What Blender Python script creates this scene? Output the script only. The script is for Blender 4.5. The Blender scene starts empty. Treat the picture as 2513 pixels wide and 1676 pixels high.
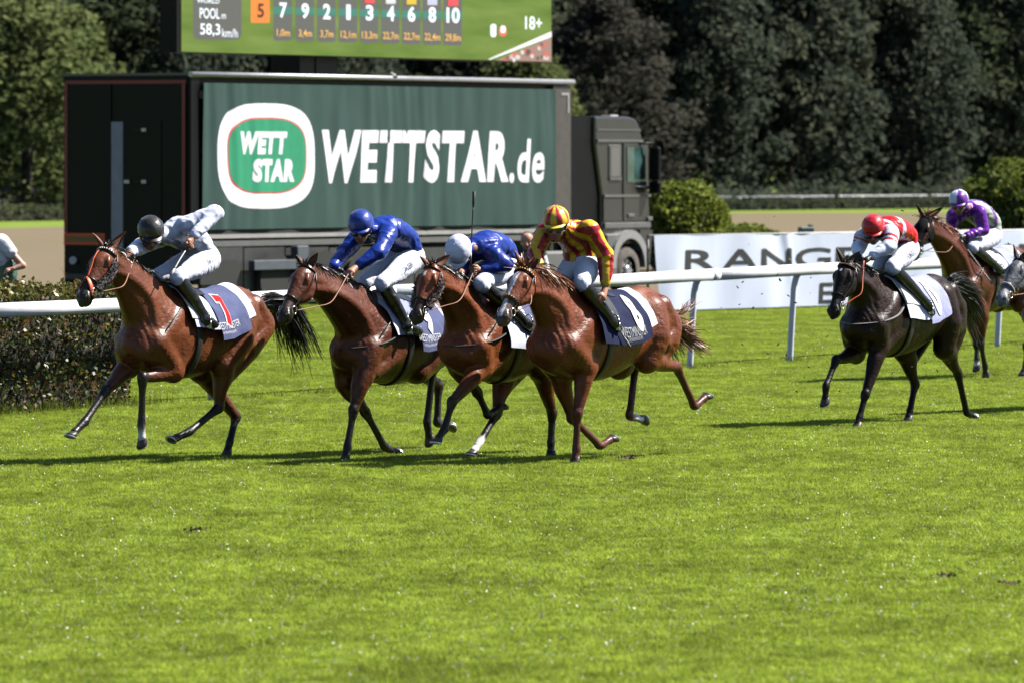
import bpy, math, random
import numpy as np
from mathutils import Vector, Matrix, noise as mnoise
random.seed(7); rng = np.random.default_rng(7)
scene = bpy.context.scene
COL = scene.collection
# ------------------------------------------------------------------ camera, sky, sun, exposure
# the photograph is measured in its own 2513 x 1676 pixels: F = focal length in those pixels, CX = centre, HY = horizon row
F, CX, HY, CAMZ = 16034.0, 1256.5, 395.5, 2.8
cam_d = bpy.data.cameras.new('camera'); cam = bpy.data.objects.new('camera', cam_d); COL.objects.link(cam)
cam.location = (0, 0, CAMZ); cam.rotation_euler = (math.radians(90), 0, 0)
cam_d.sensor_width = 36; cam_d.lens = 36 * F / 2513
cam_d.shift_y = -(838 - HY) / 2513
cam_d.clip_start = 1; cam_d.clip_end = 5000
cam_d.dof.use_dof = True; cam_d.dof.focus_distance = 62; cam_d.dof.aperture_fstop = 5.0
scene.camera = cam
SUN = Vector((0.70, 0.18, 0.84)).normalized()          # direction towards the sun: right of the frame, behind the horses
el = math.asin(SUN.z); az = math.atan2(SUN.x, SUN.y)
world = bpy.data.worlds.new('World'); scene.world = world; world.use_nodes = True
wn = world.node_tree.nodes; wl = world.node_tree.links
sky = wn.new('ShaderNodeTexSky'); sky.sky_type = 'NISHITA'; sky.sun_disc = False
sky.sun_elevation = el; sky.sun_rotation = az; sky.air_density = 1.0; sky.dust_density = .6; sky.ozone_density = 2.5
bg = wn['Background']; bg.inputs['Strength'].default_value = 0.05
wl.new(sky.outputs[0], bg.inputs['Color'])
sun_d = bpy.data.lights.new('sun', 'SUN'); sun_d.energy = 5.0; sun_d.angle = math.radians(0.53); sun_d.color = (1.0, 0.95, 0.87)
sun = bpy.data.objects.new('sun', sun_d); COL.objects.link(sun)
sun.rotation_euler = SUN.to_track_quat('Z', 'Y').to_euler()
scene.view_settings.view_transform = 'Standard'; scene.view_settings.look = 'None'
scene.view_settings.exposure = 1.2; scene.view_settings.gamma = 1.0; scene.view_settings.use_curve_mapping = False
scene.render.engine = 'CYCLES'
scene.cycles.max_bounces = 6; scene.cycles.diffuse_bounces = 0; scene.cycles.transparent_max_bounces = 6
scene.cycles.use_denoising = True

def W(px, py, D):
    return np.array([(px - CX) * D / F, D, CAMZ + (HY - py) * D / F])
def G(px, py):
    return W(px, py, CAMZ * F / (py - HY))

# ------------------------------------------------------------------ materials
MATS = {}
def pm(name, col=(.5, .5, .5), rough=.5, metal=0., var=0., vscale=6., bump=0., bscale=60., attr=False, coat=0., transl=0.,
       spec=.5, emit=0., sheen=0., stretch=(1, 1, 1), var2=None, rvar=0.):
    """Principled material: base colour (or the mesh's own colour attribute) broken up by noise, noise relief on top."""
    if name in MATS: return MATS[name]
    m = bpy.data.materials.new(name); m.use_nodes = True; MATS[name] = m
    nt = m.node_tree; N = nt.nodes; L = nt.links
    b = N['Principled BSDF']
    b.inputs['Roughness'].default_value = rough; b.inputs['Metallic'].default_value = metal
    b.inputs['Specular IOR Level'].default_value = spec
    b.inputs['Coat Weight'].default_value = coat; b.inputs['Coat Roughness'].default_value = .25
    b.inputs['Sheen Weight'].default_value = sheen
    tc = N.new('ShaderNodeTexCoord'); mp = N.new('ShaderNodeMapping'); mp.inputs['Scale'].default_value = stretch
    L.new(tc.outputs['Object'], mp.inputs['Vector'])
    if attr:
        a = N.new('ShaderNodeAttribute'); a.attribute_name = 'Col'; src = a.outputs['Color']
    else:
        r = N.new('ShaderNodeRGB'); r.outputs[0].default_value = (*col, 1); src = r.outputs[0]
    if var > 0:
        nz = N.new('ShaderNodeTexNoise'); nz.inputs['Scale'].default_value = vscale; nz.inputs['Detail'].default_value = 5
        L.new(mp.outputs[0], nz.inputs['Vector'])
        rp = N.new('ShaderNodeMapRange'); rp.inputs['From Min'].default_value = .3; rp.inputs['From Max'].default_value = .7
        rp.inputs['To Min'].default_value = 1 - var; rp.inputs['To Max'].default_value = 1 + var
        L.new(nz.outputs['Fac'], rp.inputs['Value'])
        mx = N.new('ShaderNodeVectorMath'); mx.operation = 'SCALE'
        L.new(src, mx.inputs[0]); L.new(rp.outputs[0], mx.inputs['Scale']); src = mx.outputs[0]
        if rvar > 0:
            r2 = N.new('ShaderNodeMapRange'); r2.inputs['From Min'].default_value = .3; r2.inputs['From Max'].default_value = .7
            r2.inputs['To Min'].default_value = rough - rvar; r2.inputs['To Max'].default_value = rough + rvar
            L.new(nz.outputs['Fac'], r2.inputs['Value']); L.new(r2.outputs[0], b.inputs['Roughness'])
        if var2 is not None:
            m2 = N.new('ShaderNodeMix'); m2.data_type = 'RGBA'; m2.inputs['B'].default_value = (*var2, 1)
            n2 = N.new('ShaderNodeTexNoise'); n2.inputs['Scale'].default_value = vscale * .37; n2.inputs['Detail'].default_value = 4
            L.new(mp.outputs[0], n2.inputs['Vector'])
            q = N.new('ShaderNodeMapRange'); q.inputs['From Min'].default_value = .45; q.inputs['From Max'].default_value = .65
            L.new(n2.outputs['Fac'], q.inputs['Value']); L.new(q.outputs[0], m2.inputs['Factor']); L.new(src, m2.inputs['A'])
            src = m2.outputs['Result']
    L.new(src, b.inputs['Base Color'])
    if emit:
        L.new(src, b.inputs['Emission Color']); b.inputs['Emission Strength'].default_value = emit
    if bump > 0:
        nb = N.new('ShaderNodeTexNoise'); nb.inputs['Scale'].default_value = bscale; nb.inputs['Detail'].default_value = 4
        L.new(mp.outputs[0], nb.inputs['Vector'])
        bp = N.new('ShaderNodeBump'); bp.inputs['Strength'].default_value = bump; bp.inputs['Distance'].default_value = .02
        L.new(nb.outputs['Fac'], bp.inputs['Height']); L.new(bp.outputs[0], b.inputs['Normal'])
    if transl > 0:
        out = N['Material Output']; t = N.new('ShaderNodeBsdfTranslucent'); ms = N.new('ShaderNodeMixShader')
        ms.inputs[0].default_value = transl; L.new(src, t.inputs['Color'])
        L.new(b.outputs[0], ms.inputs[1]); L.new(t.outputs[0], ms.inputs[2]); L.new(ms.outputs[0], out.inputs['Surface'])
    return m

# ------------------------------------------------------------------ object helpers
def mk(name, V, faces, mats, parent=None, col=None, smooth=False, midx=None, loc=None, rot=None):
    """One mesh object from numpy / list geometry. faces: (n,k) array or list of tuples."""
    me = bpy.data.meshes.new(name)
    V = np.asarray(V, np.float32)
    if isinstance(faces, np.ndarray):
        n, k = faces.shape
        me.vertices.add(len(V)); me.vertices.foreach_set('co', V.ravel())
        me.loops.add(n * k); me.loops.foreach_set('vertex_index', faces.astype(np.int32).ravel())
        me.polygons.add(n); me.polygons.foreach_set('loop_start', np.arange(0, n * k, k, dtype=np.int32))
        me.polygons.foreach_set('loop_total', np.full(n, k, np.int32))
        me.update(calc_edges=True)
    else:
        me.from_pydata(V.tolist(), [], faces)
    for m in (mats if isinstance(mats, (list, tuple)) else [mats]): me.materials.append(m)
    if midx is not None: me.polygons.foreach_set('material_index', np.asarray(midx, np.int32))
    if smooth is not None and not isinstance(smooth, bool): me.polygons.foreach_set('use_smooth', np.asarray(smooth, bool))
    elif smooth: me.polygons.foreach_set('use_smooth', np.ones(len(me.polygons), bool))
    if col is not None:
        at = me.color_attributes.new('Col', 'FLOAT_COLOR', 'POINT')
        c4 = np.ones((len(V), 4), np.float32); c4[:, :3] = col; at.data.foreach_set('color', c4.ravel())
    me.update()
    o = bpy.data.objects.new(name, me); COL.objects.link(o)
    if parent is not None: o.parent = parent
    if loc is not None: o.location = loc
    if rot is not None: o.rotation_euler = rot
    return o
def tag(o, label=None, cat=None, group=None, kind=None):
    for k, v in (('label', label), ('category', cat), ('group', group), ('kind', kind)):
        if v: o[k] = v
    return o
def empty(name, loc=(0, 0, 0), rz=0., label=None, cat=None, group=None):
    o = bpy.data.objects.new(name, None); COL.objects.link(o); o.location = loc; o.rotation_euler = (0, 0, rz)
    o.empty_display_size = .3
    return tag(o, label, cat, group)
def copy_tree(o, parent=None):
    c = o.copy(); COL.objects.link(c); c.parent = parent
    for ch in list(o.children): copy_tree(ch, c)
    return c

class MB:
    """Collects simple solids, then links them as one mesh."""
    def __init__(s): s.V = []; s.F = []; s.M = []; s.S = []
    def add(s, V, Fs, m=0, sm=False):
        b = len(s.V); s.V += [tuple(map(float, v)) for v in V]
        for f in Fs: s.F.append(tuple(i + b for i in f)); s.M.append(m); s.S.append(sm)
    def box(s, lo, hi, m=0, bev=0.0):
        x0, y0, z0 = lo; x1, y1, z1 = hi
        if bev <= 0:
            s.add([(x0, y0, z0), (x1, y0, z0), (x1, y1, z0), (x0, y1, z0), (x0, y0, z1), (x1, y0, z1), (x1, y1, z1), (x0, y1, z1)],
                  [(3, 2, 1, 0), (4, 5, 6, 7), (0, 1, 5, 4), (1, 2, 6, 5), (2, 3, 7, 6), (3, 0, 4, 7)], m)
        else:
            b = bev; V = []; 
            for sx in (0, 1):
                for sy in (0, 1):
                    for sz in (0, 1):
                        X = (x0, x1)[sx]; Y = (y0, y1)[sy]; Z = (z0, z1)[sz]
                        dx = b if sx == 0 else -b; dy = b if sy == 0 else -b; dz = b if sz == 0 else -b
                        V += [(X, Y + dy, Z + dz), (X + dx, Y, Z + dz), (X + dx, Y + dy, Z)]
            import bmesh
            bm = bmesh.new()
            for v in V: bm.verts.new(v)
            r = bmesh.ops.convex_hull(bm, input=bm.verts[:])
            bm.verts.index_update()
            s.add([v.co for v in bm.verts], [tuple(v.index for v in f.verts) for f in bm.faces], m); bm.free()
    def tube(s, pts, r, m=0, n=8, cap=True, ry=None, sm=True):
        P = np.asarray(pts, float); k = len(P); r = np.broadcast_to(np.asarray(r, float), (k,))
        ry = r if ry is None else np.broadcast_to(np.asarray(ry, float), (k,))
        T = np.gradient(P, axis=0); T /= np.linalg.norm(T, axis=1)[:, None] + 1e-12
        up = np.array([0, 0, 1.]) if abs(T[0][2]) < .9 else np.array([1., 0, 0])
        V = []
        for i in range(k):
            a = np.cross(up, T[i]); a /= np.linalg.norm(a) + 1e-12; b = np.cross(T[i], a); up = b
            for j in range(n):
                t = 2 * math.pi * j / n; V.append(P[i] + a * r[i] * math.cos(t) + b * ry[i] * math.sin(t))
        Fs = [(i * n + j, i * n + (j + 1) % n, (i + 1) * n + (j + 1) % n, (i + 1) * n + j) for i in range(k - 1) for j in range(n)]
        s.add(V, Fs, m, sm)
        if cap:
            b = len(s.V) - len(V)
            s.F.append(tuple(b + j for j in reversed(range(n)))); s.M.append(m); s.S.append(False)
            s.F.append(tuple(b + (k - 1) * n + j for j in range(n))); s.M.append(m); s.S.append(False)
    def cyl(s, a, b, r, m=0, n=16, r2=None):
        s.tube([a, b], [r, r if r2 is None else r2], m, n)
    def prism(s, poly, y0, y1, m=0, ax=1):
        """extrude a closed 2-D outline (counter-clockwise) along one axis"""
        n = len(poly)
        def pt(p, y): return (p[0], y, p[1]) if ax == 1 else ((y, p[0], p[1]) if ax == 0 else (p[0], p[1], y))
        V = [pt(p, y0) for p in poly] + [pt(p, y1) for p in poly]
        Fs = [tuple(range(n)), tuple(reversed(range(n, 2 * n)))] + [(i, i + n, (i + 1) % n + n, (i + 1) % n) for i in range(n)]
        s.add(V, Fs, m)
    def grid(s, P, m=0, sm=True):
        P = np.asarray(P); a, b = P.shape[:2]
        s.add(P.reshape(-1, 3), [(i * b + j, i * b + j + 1, (i + 1) * b + j + 1, (i + 1) * b + j) for i in range(a - 1) for j in range(b - 1)], m, sm)
    def build(s, name, mats, parent=None, **kw):
        return mk(name, s.V, s.F, mats, parent, midx=s.M, smooth=np.array(s.S, bool), **kw)

def ellipsoid(c, ax, n=12, m=8):
    """ax: three axis vectors already scaled by the radii"""
    c = np.asarray(c, float); A = np.asarray(ax, float); V = []; 
    for i in range(m + 1):
        t = math.pi * i / m
        for j in range(n):
            p = 2 * math.pi * j / n
            V.append(c + A[0] * math.sin(t) * math.cos(p) + A[1] * math.sin(t) * math.sin(p) + A[2] * math.cos(t))
    Fs = [(i * n + j, (i + 1) * n + j, (i + 1) * n + (j + 1) % n, i * n + (j + 1) % n) for i in range(m) for j in range(n)]
    return V, Fs

_TXT = {}
def text2d(s, w, h, shear=0., bold=0., cuts=1, spacing=1.):
    """Outline lettering filled flat, fitted into a w x h box. Returns vertices (n,2) and triangles."""
    key = (s, shear, bold, cuts, spacing)
    if key not in _TXT:
        c = bpy.data.curves.new('lettering', 'FONT'); c.body = s; c.shear = shear; c.offset = bold; c.space_character = spacing; c.resolution_u = 4
        o = bpy.data.objects.new('lettering', c); COL.objects.link(o)
        me = bpy.data.meshes.new_from_object(o.evaluated_get(bpy.context.evaluated_depsgraph_get()))
        bpy.data.objects.remove(o); bpy.data.curves.remove(c)
        import bmesh
        bm = bmesh.new(); bm.from_mesh(me); bpy.data.meshes.remove(me)
        bmesh.ops.remove_doubles(bm, verts=bm.verts[:], dist=1e-4)
        bmesh.ops.triangulate(bm, faces=bm.faces[:])
        for _ in range(cuts):
            ed = [e for e in bm.edges if e.calc_length() > .07]
            bmesh.ops.subdivide_edges(bm, edges=ed, cuts=1); bmesh.ops.triangulate(bm, faces=bm.faces[:])
        bm.verts.index_update()
        V = np.array([v.co[:2] for v in bm.verts]); Fs = [tuple(v.index for v in f.verts) for f in bm.faces]
        for i, f in enumerate(Fs):
            a, b, d = V[f[0]], V[f[1]], V[f[2]]
            if (b[0] - a[0]) * (d[1] - a[1]) - (b[1] - a[1]) * (d[0] - a[0]) < 0: Fs[i] = f[::-1]
        bm.free(); _TXT[key] = (V, Fs)
    V, Fs = _TXT[key]
    lo = V.min(0); hi = V.max(0)
    return (V - lo) / (hi - lo) * np.array([w, h]), Fs

# ------------------------------------------------------------------ soft-body modelling: blended distance field -> one continuous skin
def catmull(P, sub):
    P = np.asarray(P, float)
    if P.ndim == 1: P = P[:, None]
    n = len(P); Q = np.vstack([2 * P[0] - P[1], P, 2 * P[-1] - P[-2]]); out = []
    for i in range(n - 1):
        p0, p1, p2, p3 = Q[i], Q[i + 1], Q[i + 2], Q[i + 3]
        for j in range(sub):
            t = j / sub
            out.append(.5 * ((2 * p1) + (-p0 + p2) * t + (2 * p0 - 5 * p1 + 4 * p2 - p3) * t * t + (-p0 + 3 * p1 - 3 * p2 + p3) * t ** 3))
    out.append(P[-1]); return np.array(out)
class Field:
    def __init__(s, lo, hi, h):
        s.lo = np.array(lo, float); s.h = h
        s.n = np.ceil((np.array(hi) - s.lo) / h).astype(int) + 1
        s.ax = [(s.lo[i] + h * np.arange(s.n[i])).astype(np.float32) for i in range(3)]
        s.S = np.full(s.n, .25, np.float32); s.C = np.zeros((*s.n, 3), np.float32)
    def sl(s, lo, hi):
        a = np.clip(np.floor((np.asarray(lo) - s.lo) / s.h).astype(int), 0, s.n - 1)
        b = np.clip(np.ceil((np.asarray(hi) - s.lo) / s.h).astype(int) + 1, a + 1, s.n)
        return tuple(slice(a[i], b[i]) for i in range(3))
    def merge(s, sl, d, c, k):
        S = s.S[sl]; h = np.clip(.5 + .5 * (S - d) / k, 0, 1)
        s.S[sl] = S + (d - S) * h - k * h * (1 - h); s.C[sl] += (c - s.C[sl]) * h[..., None]
    def _segs(s, segs, k, marg):
        """segs: (lo, hi, function(X,Y,Z)->(d, t), colour0, colour1)"""
        lo = np.min([g[0] for g in segs], 0) - marg; hi = np.max([g[1] for g in segs], 0) + marg
        sl = s.sl(lo, hi); sh = tuple(q.stop - q.start for q in sl); o = [q.start for q in sl]
        D = np.full(sh, .3, np.float32); Cc = np.zeros((*sh, 3), np.float32)
        for l, h_, fn, c0, c1 in segs:
            q = s.sl(np.asarray(l) - marg, np.asarray(h_) + marg)
            X = s.ax[0][q[0]][:, None, None]; Y = s.ax[1][q[1]][None, :, None]; Z = s.ax[2][q[2]][None, None, :]
            d, t = fn(X, Y, Z)
            r = tuple(slice(q[i].start - o[i], q[i].stop - o[i]) for i in range(3))
            m = d < D[r]
            D[r] = np.where(m, d, D[r])
            Cc[r] = np.where(m[..., None], c0 + (c1 - c0) * t[..., None], Cc[r])
        s.merge(sl, D, Cc, k)
    def chain(s, pts, r, k=.03, col=(.5, .5, .5), sub=3):
        P = catmull(pts, sub) if len(pts) > 2 else np.asarray(pts, float)
        n = len(pts); rr = np.broadcast_to(np.asarray(r, float), (n,)); cc = np.broadcast_to(np.asarray(col, np.float32), (n, 3))
        if len(pts) > 2:
            x = np.linspace(0, n - 1, len(P)); R = np.interp(x, np.arange(n), rr); Cc = np.stack([np.interp(x, np.arange(n), cc[:, i]) for i in range(3)], 1).astype(np.float32)
        else: R, Cc = rr, cc
        segs = []
        for i in range(len(P) - 1):
            a, b, ra, rb = P[i], P[i + 1], R[i], R[i + 1]; ba = b - a; L2 = float(ba @ ba) + 1e-9
            def fn(X, Y, Z, a=a, ba=ba, L2=L2, ra=ra, rb=rb):
                x = X - a[0]; y = Y - a[1]; z = Z - a[2]
                t = np.clip((x * ba[0] + y * ba[1] + z * ba[2]) / L2, 0, 1)
                d = np.sqrt((x - t * ba[0]) ** 2 + (y - t * ba[1]) ** 2 + (z - t * ba[2]) ** 2) - (ra + (rb - ra) * t)
                return d.astype(np.float32), t.astype(np.float32)
            rm = max(ra, rb)
            segs.append((np.minimum(a, b) - rm, np.maximum(a, b) + rm, fn, Cc[i], Cc[i + 1]))
        s._segs(segs, k, max(k, 2.5 * s.h))
    def ball(s, c, r, k=.03, col=(.5, .5, .5)):
        s.chain([c, np.asarray(c, float) + [1e-4, 0, 0]], [r, r], k, col)
    def loft(s, cen, up, w, h, side=(0, 1, 0), k=.03, col=(.5, .5, .5), sub=4, egg=0., cap=.03):
        """elliptical sections: centre, 'up' vector, half-width along side, half-height along up"""
        n = len(cen); Cn = catmull(cen, sub); U = catmull(up, sub); U /= np.linalg.norm(U, axis=1)[:, None]
        x = np.linspace(0, n - 1, len(Cn)); Wd = catmull(w, sub)[:, 0]; Hh = catmull(h, sub)[:, 0]
        cc = np.broadcast_to(np.asarray(col, np.float32), (n, 3)); Cc = np.stack([np.interp(x, np.arange(n), cc[:, i]) for i in range(3)], 1).astype(np.float32)
        S = np.asarray(side, float); S = S / np.linalg.norm(S); segs = []
        for i in range(len(Cn) - 1):
            c0, c1 = Cn[i], Cn[i + 1]; u = U[i] + U[i + 1]; u = u - S * (u @ S); u /= np.linalg.norm(u); Wv = np.cross(S, u)
            if Wv @ (c1 - c0) < 0: Wv = -Wv
            L = float((c1 - c0) @ Wv) + 1e-9; dc = c1 - c0
            def fn(X, Y, Z, c0=c0, dc=dc, u=u, Wv=Wv, L=L, w0=Wd[i], w1=Wd[i + 1], h0=Hh[i], h1=Hh[i + 1]):
                x = X - c0[0]; y = Y - c0[1]; z = Z - c0[2]
                t = np.clip((x * Wv[0] + y * Wv[1] + z * Wv[2]) / L, 0, 1)
                x = x - t * dc[0]; y = y - t * dc[1]; z = z - t * dc[2]
                v = x * u[0] + y * u[1] + z * u[2]; q = x * S[0] + y * S[1] + z * S[2]; a = x * Wv[0] + y * Wv[1] + z * Wv[2]
                ww = w0 + (w1 - w0) * t; hh = h0 + (h1 - h0) * t
                if egg: ww = ww * (1 - egg * np.clip(v / hh, 0, 1.2))
                A = v / hh; B = q / ww; E = a / cap
                k0 = np.sqrt(A * A + B * B + E * E) + 1e-6; k1 = np.sqrt((A / hh) ** 2 + (B / ww) ** 2 + (E / cap) ** 2) + 1e-6
                return (k0 * (k0 - 1) / k1).astype(np.float32), t.astype(np.float32)
            ex = max(Hh[i], Hh[i + 1]); ew = max(Wd[i], Wd[i + 1]); ext = np.abs(u) * ex + np.abs(S) * ew + np.abs(Wv) * cap * (1 if i in (0, len(Cn) - 2) else .3)
            segs.append((np.minimum(c0, c1) - ext, np.maximum(c0, c1) + ext, fn, Cc[i], Cc[i + 1]))
        s._segs(segs, k, max(k, 2.5 * s.h))
    def skin(s, smooth=1):
        S = s.S; ins = S < 0
        S[0] = S[-1] = .1; S[:, 0] = S[:, -1] = .1; S[:, :, 0] = S[:, :, -1] = .1; ins = S < 0
        I8 = ins.astype(np.uint8); cnt = 0
        for a in (0, 1):
            for b in (0, 1):
                for c in (0, 1):
                    cnt = cnt + I8[a:S.shape[0] - 1 + a, b:S.shape[1] - 1 + b, c:S.shape[2] - 1 + c]
        act = (cnt > 0) & (cnt < 8); I, J, K = np.nonzero(act); n = len(I)
        idx = np.full(act.shape, -1, np.int32); idx[I, J, K] = np.arange(n)
        vals = {}; col = np.zeros((n, 3), np.float32); cw = np.zeros((n, 1), np.float32)
        for a in (0, 1):
            for b in (0, 1):
                for c in (0, 1):
                    v = S[I + a, J + b, K + c]; vals[a, b, c] = v
                    w_ = np.where(v < 0, 1., .15)[:, None].astype(np.float32); col += w_ * s.C[I + a, J + b, K + c]; cw += w_
        acc = np.zeros((n, 3)); num = np.zeros(n)
        for c0 in vals:
            for ax in range(3):
                if c0[ax]: continue
                c1 = list(c0); c1[ax] = 1; c1 = tuple(c1); a, b = vals[c0], vals[c1]; m = (a < 0) != (b < 0)
                t = a / np.where(m, a - b, 1); p = np.tile(np.array(c0, float), (n, 1)); p[:, ax] = t
                acc[m] += p[m]; num += m
        V = (acc / num[:, None] + np.stack([I, J, K], 1)) * s.h + s.lo; Q = []
        for ax in range(3):
            o1, o2 = (ax + 1) % 3, (ax + 2) % 3
            a = np.take(ins, np.arange(0, S.shape[ax] - 1), ax); b = np.take(ins, np.arange(1, S.shape[ax]), ax)
            e = np.stack(np.nonzero(a != b), 1); sgn = a[a != b]
            ok = (e[:, o1] >= 1) & (e[:, o2] >= 1) & (e[:, o1] < act.shape[o1]) & (e[:, o2] < act.shape[o2]); e = e[ok]; sgn = sgn[ok]
            q = []
            for d1, d2 in ((-1, -1), (0, -1), (0, 0), (-1, 0)):
                g = e.copy(); g[:, o1] += d1; g[:, o2] += d2; q.append(idx[g[:, 0], g[:, 1], g[:, 2]])
            q = np.stack(q, 1); q[~sgn] = q[~sgn][:, ::-1]; Q.append(q)
        Q = np.vstack(Q)
        E = np.vstack([Q[:, [0, 1]], Q[:, [1, 2]], Q[:, [2, 3]], Q[:, [3, 0]]])
        for _ in range(smooth):
            deg = np.bincount(E[:, 0], minlength=n)
            M = np.stack([np.bincount(E[:, 0], V[E[:, 1], i], n) for i in range(3)], 1) / np.maximum(deg, 1)[:, None]
            V = V + .5 * (M - V)
        return V, Q, col / cw
def vnormals(V, Q):
    a = V[Q[:, 2]] - V[Q[:, 0]]; b = V[Q[:, 3]] - V[Q[:, 1]]; fn = np.cross(a, b); N = np.zeros_like(V)
    for i in range(4):
        for k in range(3): N[:, k] += np.bincount(Q[:, i], fn[:, k], len(V))
    return N / (np.linalg.norm(N, axis=1)[:, None] + 1e-12)
def strands(roots, paths, w=.006, seed=1):
    """thin tapered two-sided ribbons. paths: list of (k,3) arrays"""
    r = np.random.default_rng(seed); V = []; Fs = []
    for P in paths:
        k = len(P); T = np.gradient(P, axis=0); d = r.normal(size=3); s_ = np.cross(T, d); s_ /= np.linalg.norm(s_, axis=1)[:, None] + 1e-9
        wd = w * (1 - .75 * np.linspace(0, 1, k))[:, None]; b = len(V)
        V += list(P - s_ * wd) + list(P + s_ * wd)
        Fs += [(b + i, b + i + 1, b + k + i + 1, b + k + i) for i in range(k - 1)]
    return V, Fs
# ================================================================== THE SETTING
# ------------------------------------------------------------------ ground sheets
def turf_mat(name, cols, scale, bump=.5):
    m = bpy.data.materials.new(name); m.use_nodes = True; N = m.node_tree.nodes; L = m.node_tree.links; b = N['Principled BSDF']
    b.inputs['Roughness'].default_value = .8; b.inputs['Specular IOR Level'].default_value = .15
    g = N.new('ShaderNodeNewGeometry')
    def noise(sc, st, det=5):
        mp = N.new('ShaderNodeMapping'); mp.inputs['Scale'].default_value = st; L.new(g.outputs['Position'], mp.inputs['Vector'])
        n = N.new('ShaderNodeTexNoise'); n.inputs['Scale'].default_value = sc; n.inputs['Detail'].default_value = det; L.new(mp.outputs[0], n.inputs['Vector']); return n.outputs['Fac']
    def ramp(fac, a, b_, ca, cb):
        r = N.new('ShaderNodeValToRGB'); e = r.color_ramp.elements; e[0].position = a; e[1].position = b_; e[0].color = (*ca, 1); e[1].color = (*cb, 1); L.new(fac, r.inputs[0]); return r.outputs[0]
    c1 = ramp(noise(scale, (1, 1, 1)), .35, .65, cols[0], cols[1])
    c2 = ramp(noise(scale * .05, (1, .4, 1)), .4, .62, cols[2], cols[1])
    mx = N.new('ShaderNodeMix'); mx.data_type = 'RGBA'; mx.inputs['Factor'].default_value = .45; L.new(c1, mx.inputs['A']); L.new(c2, mx.inputs['B'])
    L.new(mx.outputs['Result'], b.inputs['Base Color'])
    bp = N.new('ShaderNodeBump'); bp.inputs['Strength'].default_value = bump; bp.inputs['Distance'].default_value = .05
    L.new(noise(scale * 2, (1, 1, 1)), bp.inputs['Height']); L.new(bp.outputs[0], b.inputs['Normal'])
    return m
TURF = turf_mat('turf_soil', [(.06, .10, .008), (.135, .19, .012), (.15, .18, .014)], 6.)
DRY = turf_mat('dry_grass', [(.125, .094, .058), (.160, .126, .080), (.145, .122, .066)], 1.6)
STRIP = turf_mat('far_green', [(.10, .15, .02), (.16, .22, .03), (.15, .21, .035)], 1.)
S_ = 2600.
tag(mk('ground', [(-S_, -60, 0), (S_, -60, 0), (S_, 3 * S_, 0), (-S_, 3 * S_, 0)], [(0, 1, 2, 3)], TURF), kind='structure')
def gp(px, py, z): v = G(px, py); return (v[0], v[1], z)
tag(mk('dry_field', [(-160, 135, .03), (-6, 128, .03), (12, 141, .03), (160, 190, .03), (330, 420, .03), (9, 344, .03), (-23.5, 262, .03), (-160, 190, .03)], [tuple(range(8))], DRY), kind='structure')
tag(mk('grass_verge', [(-160, 190, .015), (-23.5, 262, .015), (9, 344, .015), (330, 420, .015), (400, 700, .015), (-300, 700, .015)], [tuple(range(6))], STRIP), kind='structure')

# ------------------------------------------------------------------ turf: short blades on the track, one object
BLADE = pm('grass_blade', attr=True, rough=.6, spec=.12, transl=.5)
def grass_tile(seed, n=4600):
    r = np.random.default_rng(seed); x = r.uniform(-.5, .5, (n, 2)); h = r.uniform(.008, .028, n) ; a = r.uniform(0, 6.283, n); w = r.uniform(.0025, .0045, n)
    lean = r.normal(0, .018, (n, 2)); d = np.stack([np.cos(a), np.sin(a)], 1) * w[:, None]
    V = np.zeros((n, 3, 3)); V[:, 0, :2] = x - d; V[:, 1, :2] = x + d; V[:, 2, :2] = x + lean; V[:, 2, 2] = h
    t = r.uniform(0, 1, n)[:, None]; c = np.array([.150, .248, .017]) * (1 - t) + np.array([.445, .535, .064]) * t
    dry = r.uniform(0, 1, n) < .05; c[dry] = (.34, .30, .14)
    pale = r.uniform(0, 1, n) < .006; c[pale] = (.70, .72, .62); V[pale, 0, :2] -= .003; V[pale, 1, :2] += .003  # a few widened pale blades paint glints of light on the turf
    me = bpy.data.meshes.new('turf_tile'); me.from_pydata(V.reshape(-1, 3).tolist(), [], [(3 * i, 3 * i + 1, 3 * i + 2) for i in range(n)])
    me.materials.append(BLADE); at = me.color_attributes.new('Col', 'FLOAT_COLOR', 'POINT'); c4 = np.ones((3 * n, 4), np.float32); c4[:, :3] = np.repeat(c, 3, 0)
    at.data.foreach_set('color', c4.ravel()); return bpy.data.objects.new('turf_tile', me)
tiles = [grass_tile(s) for s in range(5)]
pts = []
y = 32.
while y < 128:
    st = 1.0 if y < 75 else 1.0
    hw = .0785 * y + 1.6
    for x in np.arange(-hw, hw, st): pts.append((x + random.uniform(-.1, .1), y + random.uniform(-.1, .1), 0))
    y += st
gme = bpy.data.meshes.new('grass'); gme.from_pydata(pts, [], [])
gob = bpy.data.objects.new('grass', gme); COL.objects.link(gob); tag(gob, 'short green turf of the racetrack', 'grass', kind='stuff')
ng = bpy.data.node_groups.new('scatter_turf', 'GeometryNodeTree')
ng.interface.new_socket('Geometry', in_out='INPUT', socket_type='NodeSocketGeometry'); ng.interface.new_socket('Geometry', in_out='OUTPUT', socket_type='NodeSocketGeometry')
gi = ng.nodes.new('NodeGroupInput'); go = ng.nodes.new('NodeGroupOutput'); ip = ng.nodes.new('GeometryNodeInstanceOnPoints'); gt = ng.nodes.new('GeometryNodeGeometryToInstance')
for t in tiles:
    oi = ng.nodes.new('GeometryNodeObjectInfo'); oi.inputs['Object'].default_value = t; ng.links.new(oi.outputs['Geometry'], gt.inputs[0])
ip.inputs['Pick Instance'].default_value = True
ri = ng.nodes.new('FunctionNodeRandomValue'); ri.data_type = 'INT'; 
ri.inputs[4].default_value = 0; ri.inputs[5].default_value = 4; ng.links.new(ri.outputs[2], ip.inputs['Instance Index'])
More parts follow.
